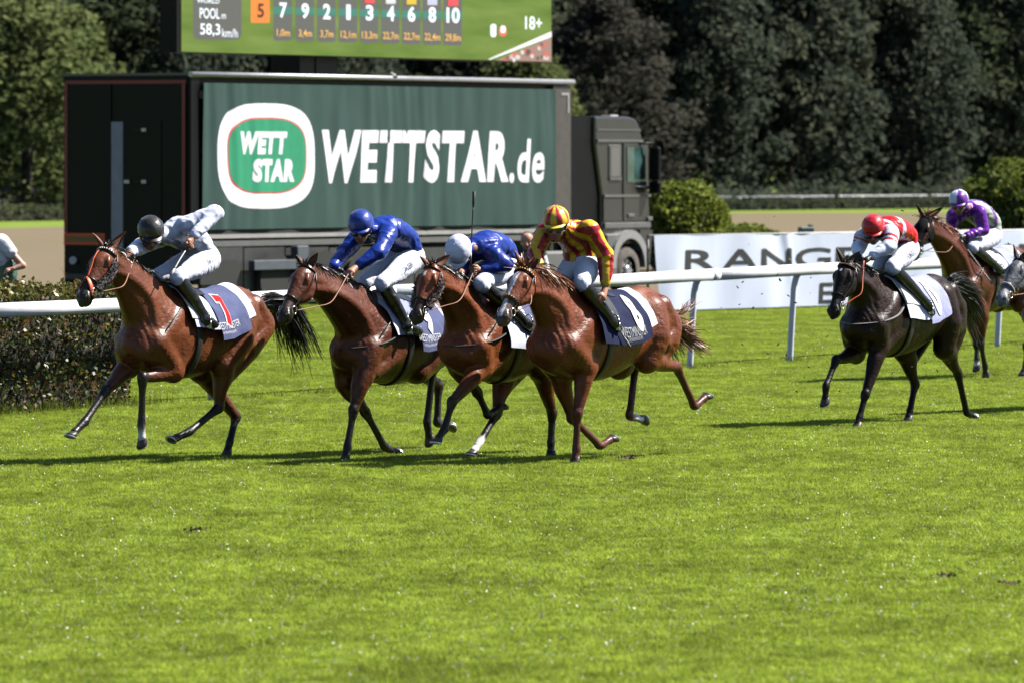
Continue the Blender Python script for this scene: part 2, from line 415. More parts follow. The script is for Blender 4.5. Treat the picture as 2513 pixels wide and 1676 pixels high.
rr = ng.nodes.new('FunctionNodeRandomValue'); rr.data_type = 'FLOAT_VECTOR'; rr.inputs[0].default_value = (0, 0, 0); rr.inputs[1].default_value = (0, 0, 6.283); ng.links.new(rr.outputs[0], ip.inputs['Rotation'])
rs = ng.nodes.new('FunctionNodeRandomValue'); rs.data_type = 'FLOAT'; rs.inputs[2].default_value = 1.02; rs.inputs[3].default_value = 1.3; ng.links.new(rs.outputs[1], ip.inputs['Scale'])
ng.links.new(gi.outputs[0], ip.inputs['Points']); ng.links.new(gt.outputs[0], ip.inputs['Instance']); ng.links.new(ip.outputs[0], go.inputs[0])
md = gob.modifiers.new('scatter', 'NODES'); md.node_group = ng
# patchiness over metres: mottled by world position
nt = BLADE.node_tree; N = nt.nodes; L = nt.links
g = N.new('ShaderNodeNewGeometry'); mp = N.new('ShaderNodeMapping'); mp.inputs['Scale'].default_value = (.9, .42, 0); L.new(g.outputs['Position'], mp.inputs[0])
n1 = N.new('ShaderNodeTexNoise'); n1.inputs['Scale'].default_value = 1.3; n1.inputs['Detail'].default_value = 6; n1.inputs['Roughness'].default_value = .62; L.new(mp.outputs[0], n1.inputs[0])
rp = N.new('ShaderNodeMapRange'); rp.inputs['From Min'].default_value = .32; rp.inputs['From Max'].default_value = .68; rp.inputs['To Min'].default_value = .66; rp.inputs['To Max'].default_value = 1.34; L.new(n1.outputs['Fac'], rp.inputs['Value'])
sc_ = N.new('ShaderNodeVectorMath'); sc_.operation = 'SCALE'; at = [n for n in N if n.type == 'ATTRIBUTE'][0]
L.new(at.outputs['Color'], sc_.inputs[0]); L.new(rp.outputs[0], sc_.inputs['Scale'])
mp3 = N.new('ShaderNodeMapping'); mp3.inputs['Scale'].default_value = (1, .7, 0); L.new(g.outputs['Position'], mp3.inputs[0]); n3 = N.new('ShaderNodeTexNoise'); n3.inputs['Scale'].default_value = 5.5; n3.inputs['Detail'].default_value = 5; n3.inputs['Roughness'].default_value = .7; L.new(mp3.outputs[0], n3.inputs[0])
r3 = N.new('ShaderNodeMapRange'); r3.inputs['From Min'].default_value = .33; r3.inputs['From Max'].default_value = .62; r3.inputs['To Min'].default_value = .45; r3.inputs['To Max'].default_value = 1.22; L.new(n3.outputs['Fac'], r3.inputs['Value'])
ml = N.new('ShaderNodeMath'); ml.operation = 'MULTIPLY'; L.new(rp.outputs[0], ml.inputs[0]); L.new(r3.outputs[0], ml.inputs[1]); L.new(ml.outputs[0], sc_.inputs['Scale'])
L.new(sc_.outputs[0], N['Principled BSDF'].inputs['Base Color'])
for n in N:
    if n.type == 'BSDF_TRANSLUCENT': L.new(sc_.outputs[0], n.inputs['Color'])

# ------------------------------------------------------------------ leaves
def leaf_mat(name, a, b, transl=.42): return pm(name, a, rough=.7, var=.25, vscale=1.1, var2=b, transl=transl, spec=.05)
def leaf_quads(C, size, r, flat=0.):
    """a random small quad at every centre"""
    n = len(C); a = r.normal(size=(n, 3)); a /= np.linalg.norm(a, axis=1)[:, None]; b = r.normal(size=(n, 3)); b[:, 2] *= (1 - flat)
    b -= a * (a * b).sum(1)[:, None]; b /= np.linalg.norm(b, axis=1)[:, None]
    s = r.uniform(.6, 1.3, n)[:, None] * size; V = np.stack([C - a * s, C + b * s * .6, C + a * s, C - b * s * .6], 1).reshape(-1, 3)
    return V, np.arange(4 * n, dtype=np.int32).reshape(-1, 4)
def crown_mesh(name, seed, H, R, base, nclump, nleaf, size):
    """uneven crown: many clumps of leaves through an egg-shaped volume, gaps between"""
    r = np.random.default_rng(seed); P = []
    for i in range(nclump):
        z = r.uniform(0, 1) ** .85; prof = math.sin(math.pi * min(1, .12 + .88 * z) ** .75) ** .6
        a = r.uniform(0, 6.283); rad = R * prof * r.uniform(.45, 1.05); c = np.array([math.cos(a) * rad, math.sin(a) * rad, base + (H - base) * z])
        cr = R * r.uniform(.18, .36); d = r.normal(size=(nleaf, 3)); d /= np.linalg.norm(d, axis=1)[:, None]; d *= cr * r.uniform(.35, 1., (nleaf, 1)) ** .6; d[:, 2] *= .75
        P.append(c + d)
    V, Q = leaf_quads(np.vstack(P), size, r)
    me = bpy.data.meshes.new(name); me.from_pydata(V.tolist(), [], Q.tolist()); return me
LEAF = {k: leaf_mat('foliage_' + k, *v) for k, v in dict(
    dark=((.060, .078, .056), (.082, .096, .066)), olive=((.086, .098, .064), (.112, .116, .076)), lime=((.125, .16, .056), (.16, .185, .068)),
    bronze=((.060, .060, .048), (.074, .070, .056)), mid=((.066, .088, .046), (.094, .112, .056))).items()}  # wood leaves lightened and greyed, distance haze put into their colour
BARK = pm('bark', (.05, .04, .03), rough=.9, var=.4, vscale=3, bump=.6, bscale=8)
CROWNS = [crown_mesh('crown', 10 + i, H, R, b, nc, 66, .26) for i, (H, R, b, nc) in enumerate([(17, 4.6, 1.2, 150), (20, 5.2, 2., 170), (15, 5.0, .6, 150), (22, 4.4, 3., 160)])]
def trunk_mesh(seed):
    r = np.random.default_rng(seed); m = MB(); m.tube([(0, 0, -.1), (.1, .05, 3), (.0, .2, 7), (.2, 0, 13)], [.38, .28, .2, .06], 0, 9)
    for i in range(7):
        z = r.uniform(2.5, 10); a = r.uniform(0, 6.28); l = r.uniform(2, 3.6); p = np.array([.1, .1, z]); d = np.array([math.cos(a), math.sin(a), .7]) * l
        m.tube([p, p + d * .5, p + d + [0, 0, .4]], [.12, .08, .03], 0, 6)
    o = m.build('trunk', BARK); me = o.data; bpy.data.objects.remove(o); return me
TRUNKS = [trunk_mesh(3), trunk_mesh(4)]
def tree(name, x, y, ci, sc, mat, label, group='trees of the wood behind the course', rz=None):
    e = empty(name, (x, y, 0), random.uniform(0, 6.28) if rz is None else rz, label, 'tree', group)
    for nm, me, mt in (('trunk', TRUNKS[ci % 2], BARK), ('crown', CROWNS[ci], LEAF[mat])):
        o = bpy.data.objects.new(nm, me); COL.objects.link(o); o.parent = e; o.scale = (sc[0], sc[0], sc[1])
        if not me.materials: me.materials.append(mt)
        o.material_slots[0].link = 'OBJECT'; o.material_slots[0].material = mt
    return e
def DH(px): return 300 + px / 2300 * 82                       # distance of the far clipped hedge under a picture column
def at(px, extra): D = DH(px) + extra; return (px - CX) * D / F, D
# named trees one can tell apart
x, y = at(70, 6); tree('broadleaf_tree', x, y, 2, (.95, .72), 'lime', 'yellow-green rounded tree beside the rear end of the black truck trailer')
x, y = at(1290, -50); tree('broadleaf_tree', x, y, 0, (.62, .46), 'lime', 'bright yellow-green tree between the video screen and the truck cab')
x, y = at(1010, -30); tree('broadleaf_tree', x, y, 2, (.9, .43), 'mid', 'mid green tree behind the mast under the video screen')
x, y = at(1490, 6); tree('broadleaf_tree', x, y, 1, (.80, .60), 'bronze', 'bronze-grey leaved tree rising behind the truck cab')
wood = [(240, 22, 0, 'mid', 'leafy green tree of the far wood just right of the yellow-green tree'), (420, 18, 1, 'dark', 'dark tree of the far wood directly left of the video screen'),
        (600, 24, 3, 'olive', 'olive tree of the far wood above the trailer roof, left of the screen mast'), (790, 20, 0, 'dark', 'dark tree of the far wood right behind the screen mast'),
        (-60, 24, 1, 'mid', 'leafy green tree of the wood left behind the yellow-green tree'), (1180, 24, 3, 'dark', 'dark tree of the far wood behind the screen corner with the shown crowd'), (1400, 26, 1, 'dark', 'dark tree of the far wood right of the screen edge, above the cab'),
        (1600, 20, 0, 'mid', 'leafy green tree of the far wood between the bronze tree and the round bush'), (1730, 14, 2, 'dark', 'dark broad tree of the far wood above the round green bush'), (1860, 18, 1, 'olive', 'olive tree of the far wood above the low flat shrub'),
        (1990, 13, 0, 'dark', 'dark tree of the far wood above the small box behind the banner'), (2110, 17, 3, 'olive', 'olive tree of the far wood above the red capped jockey'), (2240, 14, 2, 'dark', 'dark broad tree of the far wood above the ears of the hooded horse'),
        (2360, 18, 1, 'mid', 'leafy green tree of the far wood above the purple jockey'), (2490, 14, 0, 'dark', 'dark tree of the far wood above the dull olive bush'), (2640, 18, 3, 'olive', 'olive tree of the far wood beyond the dull olive bush, outermost of its row'), (-230, 20, 0, 'dark', 'dark tree of the far wood outermost beyond the yellow-green tree')]
for px, ex, ci, mt, lb in wood:
    x, y = at(px, ex); tree('woodland_tree', x, y, ci, (random.uniform(.8, 1.0), random.uniform(.85, 1.1)), mt, lb)
for row, ex in ((0, 34), (1, 50)):
    for i, px in enumerate(np.arange(-300, 2840, 170)):
        x, y = at(px + 85 * row + random.uniform(-40, 40), ex + random.uniform(-4, 4))
        tree('woodland_tree', x, y, random.randrange(4), (random.uniform(.95, 1.2), random.uniform(.95, 1.2)), random.choice(['dark', 'dark', 'olive', 'mid']), 'tall dark tree in the shaded depth of the far wood', 'deep trees of the far wood')
# scrub along the wood's foot, reads as one mass
r = np.random.default_rng(5); P = []
for i in range(520):
    px = r.uniform(-300, 2850); D = DH(px) + r.uniform(3, 12); c = np.array([(px - CX) * D / F, D, r.uniform(.1, 1.1)]); P.append(c + r.normal(size=(30, 3)) * [.7, .7, .4])
P = np.vstack(P); P[:, 2] = np.abs(P[:, 2]); V, Q = leaf_quads(P, .22, r)
tag(mk('undergrowth', V, Q, LEAF['dark']), 'low undergrowth along the edge of the far wood', 'undergrowth', kind='stuff')
r = np.random.default_rng(6); P = []
for i in range(900):
    px = r.uniform(-700, 3300); D = DH(px) + 62 + r.uniform(0, 10); P.append(np.array([(px - CX) * D / F, D, r.uniform(0, 24)]) + r.normal(size=(26, 3)) * [1.3, .8, 1.1])
V, Q = leaf_quads(np.vstack(P), .6, r)
tag(mk('distant_wood', V, Q, LEAF['dark']), 'dense mass of the wood behind the single trees', 'wood', kind='stuff')

# ------------------------------------------------------------------ hedges and bushes
def hedge(name, label, A, B, wd, ht, nl, size, mats, seed, group=None, lump=.12, core=True, wig=0.):
    """clipped hedge from A to B (ground points of its near face), leaves in a thick shell round a twiggy dark core"""
    r = np.random.default_rng(seed); A = np.array(A[:2]); B = np.array(B[:2]); Lg = np.linalg.norm(B - A); u = (B - A) / Lg; n = np.array([-u[1], u[0]])
    if n[1] < 0: n = -n
    e = empty(name, (A[0], A[1], 0), 0, label, 'hedge', group)
    t = r.uniform(0, Lg, nl); face = r.uniform(0, 1, nl); q = np.zeros(nl); z = np.zeros(nl)
    tot = ht + wd + ht * .5; fr = face * tot
    a = fr < ht; z[a] = fr[a]; q[a] = 0
    b = (fr >= ht) & (fr < ht + wd); q[b] = fr[b] - ht; z[b] = ht
    c = fr >= ht + wd; q[c] = wd; z[c] = ht - (fr[c] - ht - wd)
    bump = lump * np.array([mnoise.noise((tt * 1.3, qq * 2 + zz * 1.4, seed)) for tt, qq, zz in zip(t, q, z)])
    rd = lump * .9
    # round shoulders and ends
    k = np.clip((z - (ht - .25)) / .25, 0, 1); q = np.where(a, q + .14 * k * k, q); z = np.where(b, z - .12 * np.clip(1 - q / .25, 0, 1) ** 2, z)
    en = np.clip((t - (Lg - .6)) / .6, 0, 1); q = np.where(a, q + .45 * en ** 2, q); z = z * (1 - .22 * en ** 2)
    jit = r.normal(0, .03, nl) - np.abs(r.normal(0, .06, nl))
    P = np.zeros((nl, 3)); off = bump + jit
    P[:, 0] = A[0] + u[0] * t + n[0] * (q - np.where(a, off, 0)); P[:, 1] = A[1] + u[1] * t + n[1] * (q - np.where(a, off, 0)); P[:, 2] = np.maximum(z + np.where(b, off, 0), .02)
    # sprigs standing out of the top
    ns = int(Lg * 5); sp = []
    for i in range(ns):
        tt = r.uniform(0, Lg); qq = r.uniform(.1, wd); h0 = r.uniform(.05, .22) * (1.2 if lump > .1 else .6)
        for j in range(9): sp.append((A[0] + u[0] * tt + n[0] * qq + r.normal(0, .02), A[1] + u[1] * tt + n[1] * qq + r.normal(0, .02), ht - .05 + h0 * j / 8))
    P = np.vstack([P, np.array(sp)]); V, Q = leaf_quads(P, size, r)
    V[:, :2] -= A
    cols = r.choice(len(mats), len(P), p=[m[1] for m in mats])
    if len(mats) > 3: lit_top = (P[:, 2] > ht - .10) & (r.uniform(0, 1, len(P)) < .55); cols[lit_top] = 2  # more yellow leaves on top paint the hedge's sunlit upper side
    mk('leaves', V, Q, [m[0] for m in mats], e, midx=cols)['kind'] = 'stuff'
    m = MB(); C = [np.r_[n * .12 + u * 0, .0], np.r_[n * (wd - .08), .0], np.r_[n * (wd - .08), ht - .1], np.r_[n * .14, ht - .1]]
    V = [c for c in C] + [c + np.r_[u * (Lg - .35), 0] for c in C]
    m.add(V, [(0, 3, 2, 1), (4, 5, 6, 7), (0, 1, 5, 4), (1, 2, 6, 5), (2, 3, 7, 6), (3, 0, 4, 7)]); m.build('twigs', pm('hedge_twigs', (.020, .017, .012), rough=.9, var=.5, vscale=14), e)
    return e
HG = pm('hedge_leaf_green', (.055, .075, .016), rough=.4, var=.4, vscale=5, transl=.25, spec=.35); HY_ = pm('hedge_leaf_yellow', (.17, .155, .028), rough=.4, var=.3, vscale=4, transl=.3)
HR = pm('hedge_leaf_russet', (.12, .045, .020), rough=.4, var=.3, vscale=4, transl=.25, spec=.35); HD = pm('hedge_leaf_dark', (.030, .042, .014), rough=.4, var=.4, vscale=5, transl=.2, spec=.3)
RA = np.array([-3.6, 75.6]); RB = np.array([7.3, 97.7]); RU = (RB - RA) / np.linalg.norm(RB - RA); RN = np.array([-RU[1], RU[0]])
h0 = RA - RU * 11.5 + RN * .35; h1 = RA + RN * .35 - RU * .55
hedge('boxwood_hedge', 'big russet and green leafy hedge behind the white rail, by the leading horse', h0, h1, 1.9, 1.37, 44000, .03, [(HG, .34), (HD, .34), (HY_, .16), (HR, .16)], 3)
A = at(-350, 0); B = at(1200, 0); hedge('clipped_hedge', 'low clipped hedge far off under the yellow-green tree, left of the truck', A, B, 1.2, .72, 14000, .1, [(LEAF['mid'], .5), (LEAF['olive'], .3), (LEAF['lime'], .2)], 4, 'low far hedges along the wood', .1)
A = at(1700, 0); B = at(2700, 0); hedge('clipped_hedge', 'low clipped hedge far off under a white rail, right of the truck cab', A, B, 1.2, .62, 10000, .1, [(LEAF['mid'], .5), (LEAF['dark'], .4), (LEAF['olive'], .1)], 5, 'low far hedges along the wood', .1)
def bush(name, label, c, rx, ry, h, nl, size, mats, seed, group=None):
    r = np.random.default_rng(seed); e = empty(name, (c[0], c[1], 0), 0, label, 'bush', group)
    d = r.normal(size=(nl, 3)); d[:, 2] = np.abs(d[:, 2]) - .15; d /= np.linalg.norm(d, axis=1)[:, None]
    lum = np.array([1 + .16 * mnoise.noise(Vector(v) * 2.6 + Vector((seed, 0, 0))) + .08 * mnoise.noise(Vector(v) * 7) for v in d]); rad = lum * (1 - np.abs(r.normal(0, .07, nl)))
    P = d * rad[:, None] * [rx, ry, h * .62] + [0, 0, h * .38]; P[:, 2] = np.maximum(P[:, 2], .03); V, Q = leaf_quads(P, size, r)
    mk('leaves', V, Q, [m[0] for m in mats], e, midx=r.choice(len(mats), nl, p=[m[1] for m in mats]))['kind'] = 'stuff'
    m = MB(); m.add(*ellipsoid((0, 0, h * .36), np.diag([rx * .8, ry * .8, h * .46])), sm=True); m.build('twigs', MATS['hedge_twigs'], e); return e
def bc(px, D): return ((px - CX) * D / F, D)
BR = pm('bush_leaf_bright', (.22, .25, .045), rough=.5, var=.35, vscale=2.5, transl=.5, spec=.15); BM = pm('bush_leaf_mid', (.11, .15, .02), rough=.5, var=.35, vscale=2.5, transl=.45, spec=.15)
bush('round_bush', 'rounded bright green bush right beside the truck cab, behind the banner', bc(1672, 165), 1.30, 1.3, 2.25, 9000, .07, [(BR, .5), (BM, .5)], 1)
bush('low_bush', 'low flat green shrub between the round bush and the dry field, above the banner', bc(1830, 158), 1.15, .8, 1.22, 4500, .06, [(BM, .6), (BR, .4)], 2)
bush('dark_bush', 'dull olive bush behind the purple and white jockey at the frame edge', bc(2500, 170), 1.55, 1.4, 2.75, 9000, .08, [(LEAF['lime'], .25), (BM, .6), (BR, .15)], 3)
# ------------------------------------------------------------------ far white rail
WHITE = pm('white_plastic', (.68, .69, .71), rough=.42, var=.12, vscale=3, bump=.05, bscale=12)
fr_ = empty('running_rail', (0, 0, 0), 0, 'thin white rail far off above the low clipped hedge, right of the cab', 'rail')
m = MB(); a = at(1660, 3); b = at(2800, 3); m.tube([(a[0], a[1], .77), (b[0], b[1], .77)], .032, 0, 8); m.build('top_rail', WHITE, fr_)
for i in range(9):
    t = i / 8; m = MB(); m.cyl((a[0] + (b[0] - a[0]) * t, a[1] + (b[1] - a[1]) * t, 0), (a[0] + (b[0] - a[0]) * t, a[1] + (b[1] - a[1]) * t, .76), .04); m.build('post', WHITE, fr_)

# ------------------------------------------------------------------ near running rail with swan-neck posts
rl = empty('running_rail', (RA[0], RA[1], 0), 0, 'long white running rail on curved posts beside the galloping horses', 'rail')
LEN = np.linalg.norm(RB - RA)
def rp_(q, off=0, z=0.): p = RA + RU * (q * LEN) + RN * off; return np.array([p[0], p[1], z])
RZ = 1.17
def rz(q): return RZ + .15 * max(0., min(q, 1.2))
for i in range(-7, 14):
    q0, q1 = i * .195, (i + 1) * .195
    sec = []; n = 12
    m = MB(); P = [rp_(q0 + (q1 - q0) * t, 0, rz(q0 + (q1 - q0) * t) + .006 * math.sin(i * 2.1 + t * 3)) - np.r_[RA, 0] for t in (0.0008, .33, .66, .9992)]
    m.tube(P, .072, 0, 14, ry=.082); m.tube([P[-1] - (P[-1] - P[-2]) * .14, P[-1]], .075, 0, 14, ry=.085)
    m.build('rail_section', WHITE, rl)
for q in (-.50, -.378, .022, .157, .293, .428, .564, .6995, .846, 1.012, 1.15, 1.29):
    m = MB(); pts_ = [rp_(q, .0, rz(q) - .02), rp_(q, .06, rz(q) - .08), rp_(q, .10, rz(q) - .22), rp_(q, .115, rz(q) - .42), rp_(q, .14, .5), rp_(q, .17, -.05)]
    P = catmull([p - np.r_[RA, 0] for p in pts_], 4); m.tube(P, .034, 0, 10, ry=.045); m.build('post', WHITE, rl)

# ------------------------------------------------------------------ RANGE banner
BD = 120.; b0 = np.array([(1598 - CX) * 120 / F, 120.]); b1 = np.array([(2470 - CX) * 129.5 / F, 129.5]); bu = (b1 - b0) / np.linalg.norm(b1 - b0); bn = np.array([-bu[1], bu[0]])
ban = empty('banner', (b0[0], b0[1], 0), math.atan2(bu[1], bu[0]), 'long white cloth banner with dark capital letters behind the running rail', 'banner')
def BX(px): k = (px - CX) / F; return (k * b0[1] - b0[0]) / (bu[0] - k * bu[1])
def BZ(px, py): return CAMZ + (HY - py) * (b0[1] + bu[1] * BX(px)) / F
bl = BX(2750); bh = BZ(1620, 579)
def bfold(x, z):
    s = .035 * math.sin(x * 2.1 + .7 * z) + .02 * math.sin(x * 5.3 - 2 * z) + .05 * max(0, math.sin(x * .9 + 1.2)) * (z / bh) ** 2
    for c in (BX(1930), BX(2330)): s += .055 * math.exp(-((x - c - .25 * (bh - z)) / .10) ** 2) * (z / bh) - .05 * math.exp(-((x - c + .2) / .3) ** 2)
    return -s
xs = np.linspace(0, bl, 260); zs = np.linspace(.03, 1, 22)
def edge(x): return bh + .012 * math.sin(x * 3) - .02 * math.exp(-((x - BX(1930)) / .3) ** 2)
m = MB(); m.grid([[(x - .30 * (1 - z) * 0 + .34 * (1 - z) * max(0, 1 - x / 1.2), bfold(x, z * bh), z * edge(x)) for z in zs] for x in xs])
CLOTH = pm('banner_cloth', (.74, .80, .96), rough=.8, spec=.1, var=.04, vscale=2, transl=.35, bump=.15, bscale=3, stretch=(1, 1, .4))  # blue of sky-lit shade put into the white cloth colour
o = m.build('sheet', CLOTH, ban)
BLK = pm('banner_ink', (.022, .020, .021), rough=.6, var=.2, vscale=5)
def on_banner(s, x0, x1, z0, z1, bold=.012, par=ban):
    V, Fs = text2d(s, x1 - x0, z1 - z0, 0, bold, 2); P = [(x0 + v[0], bfold(x0 + v[0], z0 + v[1]) - .012, z0 + v[1]) for v in V]
    mk('letter', P, Fs, BLK, par)
for ch, a, b in (('R', 1678, 1760), ('A', 1774, 1856), ('N', 1866, 1944), ('G', 1957, 2038), ('E', 2050, 2112), ('R', 2200, 2282), ('O', 2310, 2392), ('V', 2405, 2480), ('E', 2496, 2556), ('R', 2570, 2640)):
    on_banner(ch, BX(a), BX(b), BZ(1760, 664) + .02 * 0, BZ(1760, 613))
on_banner('E', BX(2013), BX(2046), BZ(2013, 745), BZ(2013, 695))
m = MB(); m.tube([(0, .05, bh + .0), (bl, .05, bh + .0)], .02, 0, 6); m.build('top_cord', pm('cord', (.5, .5, .5)), ban)
for i in range(6):
    m = MB(); x = .02 + i * (bl - .05) / 5; m.cyl((x, .09, 0), (x, .09, bh + .02), .025); m.build('post', pm('dark_metal', (.03, .03, .03), rough=.5), ban)
# small dark box seen over the banner
e = empty('marker_box', (*W(1978, 560, 150)[:2], 0), .4, 'small dark green box on a post seen just above the banner', 'box'); m = MB(); m.cyl((0, 0, 0), (0, 0, 1.05), .03); m.build('post', MATS['dark_metal'], e)
m = MB(); m.box((-.17, -.10, 1.05), (.17, .10, 1.28), 0, .02); m.box((.07, -.06, 1.28), (.15, .06, 1.34), 0, .01); m.build('housing', pm('box_green', (.05, .08, .08), rough=.5, var=.2), e)
# ================================================================== TRUCK WITH CURTAIN-SIDE TRAILER
TU = np.array([.509, .861]); TU /= np.linalg.norm(TU); TD = 123.; TC = np.array([(465 - CX) * TD / F, TD])
def TX(px): k = (px - CX) / F; return (k * TC[1] - TC[0]) / (TU[0] - k * TU[1])
def TZ(px, py): return CAMZ + (HY - py) * (TC[1] + TU[1] * TX(px)) / F
trk = empty('truck', (TC[0], TC[1], 0), math.atan2(TU[1], TU[0]), 'dark articulated truck with a green advertising curtain along its trailer', 'truck')
BLACKP = pm('black_paint', (.004, .0042, .005), rough=.45, var=.15, vscale=2, spec=.15); GREYP = pm('grey_panel', (.034, .034, .033), rough=.5, var=.2, vscale=2.5, bump=.05, bscale=8)
DKGREY = pm('dark_grey_paint', (.055, .054, .052), rough=.38, var=.12, vscale=2, coat=.3); SILVER = pm('aluminium', (.36, .36, .38), rough=.4, metal=.6, var=.1, vscale=4)
DUSTW = pm('dusty_white', (.26, .255, .245), rough=.5, var=.12, vscale=3); RUB = pm('tyre_rubber', (.075, .065, .055), rough=.85, var=.3, vscale=9); UNDER = pm('under_black', (.012, .012, .012), rough=.8)
CABP = pm('cab_paint', (.024, .023, .022), rough=.35, var=.12, vscale=1.6, coat=.3); PALEG = pm('pale_grey_plastic', (.10, .10, .097), rough=.5, var=.1)
REDT = pm('red_tape', (.22, .012, .016), rough=.4); ORT = pm('orange_tape', (.75, .07, .015), rough=.4); OCH = pm('ochre_tape', (.17, .10, .015), rough=.5, var=.2)
Wd = 2.86; TOP = TZ(465, 186); xe = TX(1398); zf = 1.46
m = MB(); m.box((0, 0.06, zf), (xe, Wd, TOP), 0); m.build('trailer_body', BLACKP, trk)
# rear doors on the end wall
def RXZ(px, py):                                                    # picture point -> end-wall coordinates (y along the wall, z)
    k = (px - CX) / F; y = (k * TC[1] - TC[0]) / (-TU[1] - k * TU[0]) ; D = TC[1] + TU[0] * y; return y, CAMZ + (HY - py) * D / F
def rear(name, pa, pb, mat, th=.02, x=-.0, bev=0., par=trk):
    ya, za = RXZ(*pa); yb, zb = RXZ(*pb); m = MB(); m.box((x - th, min(ya, yb), min(za, zb)), (x, max(ya, yb), max(za, zb)), 0, bev); return m.build(name, mat, par)
rear('rear_wall', (160, 188), (463, 722), BLACKP, .03)
d1 = rear('rear_door', (166, 208), (276, 610), BLACKP, .025, -.032); d2 = rear('rear_door', (308, 298), (400, 600), BLACKP, .025, -.032); rear('rear_door', (402, 208), (450, 600), BLACKP, .02, -.032)
rear('reflective_strip', (163, 199), (459, 206), REDT, .008, -.034); rear('reflective_strip', (163, 206), (170, 573), REDT, .008, -.060); rear('reflective_strip', (451, 206), (459, 575), REDT, .008, -.060)
w = rear('warning_marker', (162, 573), (262, 602), ORT, .012, -.062); rear('marker_field', (168, 580), (256, 595), OCH, .006, -.076, par=w)
w = rear('warning_marker', (362, 573), (458, 602), ORT, .012, -.062); rear('marker_field', (368, 580), (452, 595), OCH, .006, -.076, par=w)
rear('door_post', (278, 300), (306, 640), pm('door_grey', (.27, .27, .29), rough=.45, var=.1), .04, -.03)
for py in (320, 447):
    h = rear('hinge', (352, py - 5), (364, py + 5), SILVER, .03, -.058, .01); rear('hinge_arm', (334, py - 2), (352, py + 2), UNDER, .02, -.058, par=h)
rear('door_handle', (309, 442), (323, 452), SILVER, .03, -.058, .008)
rear('rear_bumper', (164, 672), (458, 690), GREYP, .06, -.032, .01)
for px in (185, 430):
    y_, z_ = RXZ(px, 640); m = MB(); m.tube([(-.10, y_, z_), (-.03, y_, z_)], .075, 0, 14); m.build('tail_lamp', pm('lamp_red', (.35, .02, .02), rough=.25) if px > 300 else pm('lamp_clear', (.4, .4, .42), rough=.25), trk)
# side frame
m = MB(); m.box((-.02, -.05, zf - .75), (TX(484), .08, TOP), 0); m.build('corner_post', BLACKP, trk)
m = MB(); m.box((TX(1354), -.04, zf), (TX(1397), .08, TOP - .06), 0); m.build('front_post', pm('brown_grey', (.060, .052, .048), rough=.45, var=.15), trk)
m = MB(); x0, x1 = TX(1372), TX(1392); z1 = TOP - .2; m.box((x0, -.052, z1 - .055), (x1, -.042, z1)); m.box((x1 - .06, -.053, z1 - .42), (x1, -.043, z1 - .055)); m.build('corner_mark', DUSTW, trk)
m = MB(); m.tube([(-.05, -.06, TOP + .02), (xe + .05, -.06, TOP + .02)], .055, 0, 10); m.build('roof_gutter', SILVER, trk)
m = MB(); m.box((-.03, -.02, TOP), (xe, Wd, TOP + .05)); m.build('roof', DKGREY, trk)
m = MB(); m.tube([(TX(958), -.12, TOP + .03), (TX(958), 0, TOP + .10)], .06, 0, 8); m.build('gutter_clamp', DUSTW, trk)
# green curtain with folds; the lettering is printed on the same folds
cx0, cx1 = TX(486), TX(1353); cz0, cz1 = TZ(486, 565), TZ(486, 204)
def cf(x, z):
    t = (z - cz0) / (cz1 - cz0); h = .5 + .5 * math.sin(x * .9 + 1)
    s = .011 * math.sin(x * 9.3 + 1.7 * math.sin(x * 1.1) + z * .5) * (.35 + h) + .0055 * math.sin(x * 17.1 + 2 * math.sin(z * 1.3 + x)) * h 
    s += .024 * math.sin(x * 4.1 + 2.2 * (1 - t) * math.sin(x * .8)) * (1 - t) ** 2 + .02 * mnoise.noise((x * 1.3, z * .8, 3))
    return -.105 + s
m = MB(); m.grid([[(x, cf(x, z), z) for z in np.linspace(cz0, cz1, 30)] for x in np.linspace(cx0, cx1, 420)])
cur = m.build('curtain', pm('curtain_green', (.036, .068, .060), rough=.7, var=.10, vscale=3, bump=.06, bscale=5, stretch=(1, 1, .3), spec=.12), trk)
def on_curtain(name, V, Fs, mat, off, par=cur):
    return mk(name, [(v[0], cf(v[0], v[1]) - off, v[1]) for v in V], Fs, mat, par)
PRW = pm('print_white', (.74, .72, .77), spec=.1, rough=.7, var=.03, vscale=4); PRG = pm('print_green', (.018, .23, .115), rough=.5, var=.05); PRR = pm('print_red', (.55, .05, .05), rough=.5)
def rounded(px0, px1, py0, py1, rx, ry, n=10, grow=0.):
    """barrel-sided rounded rectangle in the curtain plane, filled as a grid so that it follows the folds"""
    xa, xb = TX(px0) - grow, TX(px1) + grow; pm_ = (px0 + px1) / 2; za, zb = TZ(pm_, py1) - grow, TZ(pm_, py0) + grow; cx_, cz_ = (xa + xb) / 2, (za + zb) / 2; a, b = (xb - xa) / 2, (zb - za) / 2; V = []; Fs = []
    N_ = 200; K = 44; p = 3.0
    for j in range(K + 1):
        for i in range(N_):
            t = 2 * math.pi * i / N_; c, s = math.cos(t), math.sin(t); d = (abs(c) ** p + abs(s) ** p) ** (-1 / p)
            V.append((cx_ + a * c * d * j / K, cz_ + b * s * d * j / K))
    for j in range(K):
        for i in range(N_): Fs.append((j * N_ + i, (j + 1) * N_ + i, (j + 1) * N_ + (i + 1) % N_, j * N_ + (i + 1) % N_))
    return V, Fs
on_curtain('emblem_ring', *rounded(521, 761, 255, 513, 0, 0), PRW, .004)
on_curtain('emblem_line', *rounded(547, 739, 292, 474, 0, 0, grow=.02), PRR, .007)
on_curtain('emblem_field', *rounded(549, 738, 293, 473, 0, 0), PRG, .010)
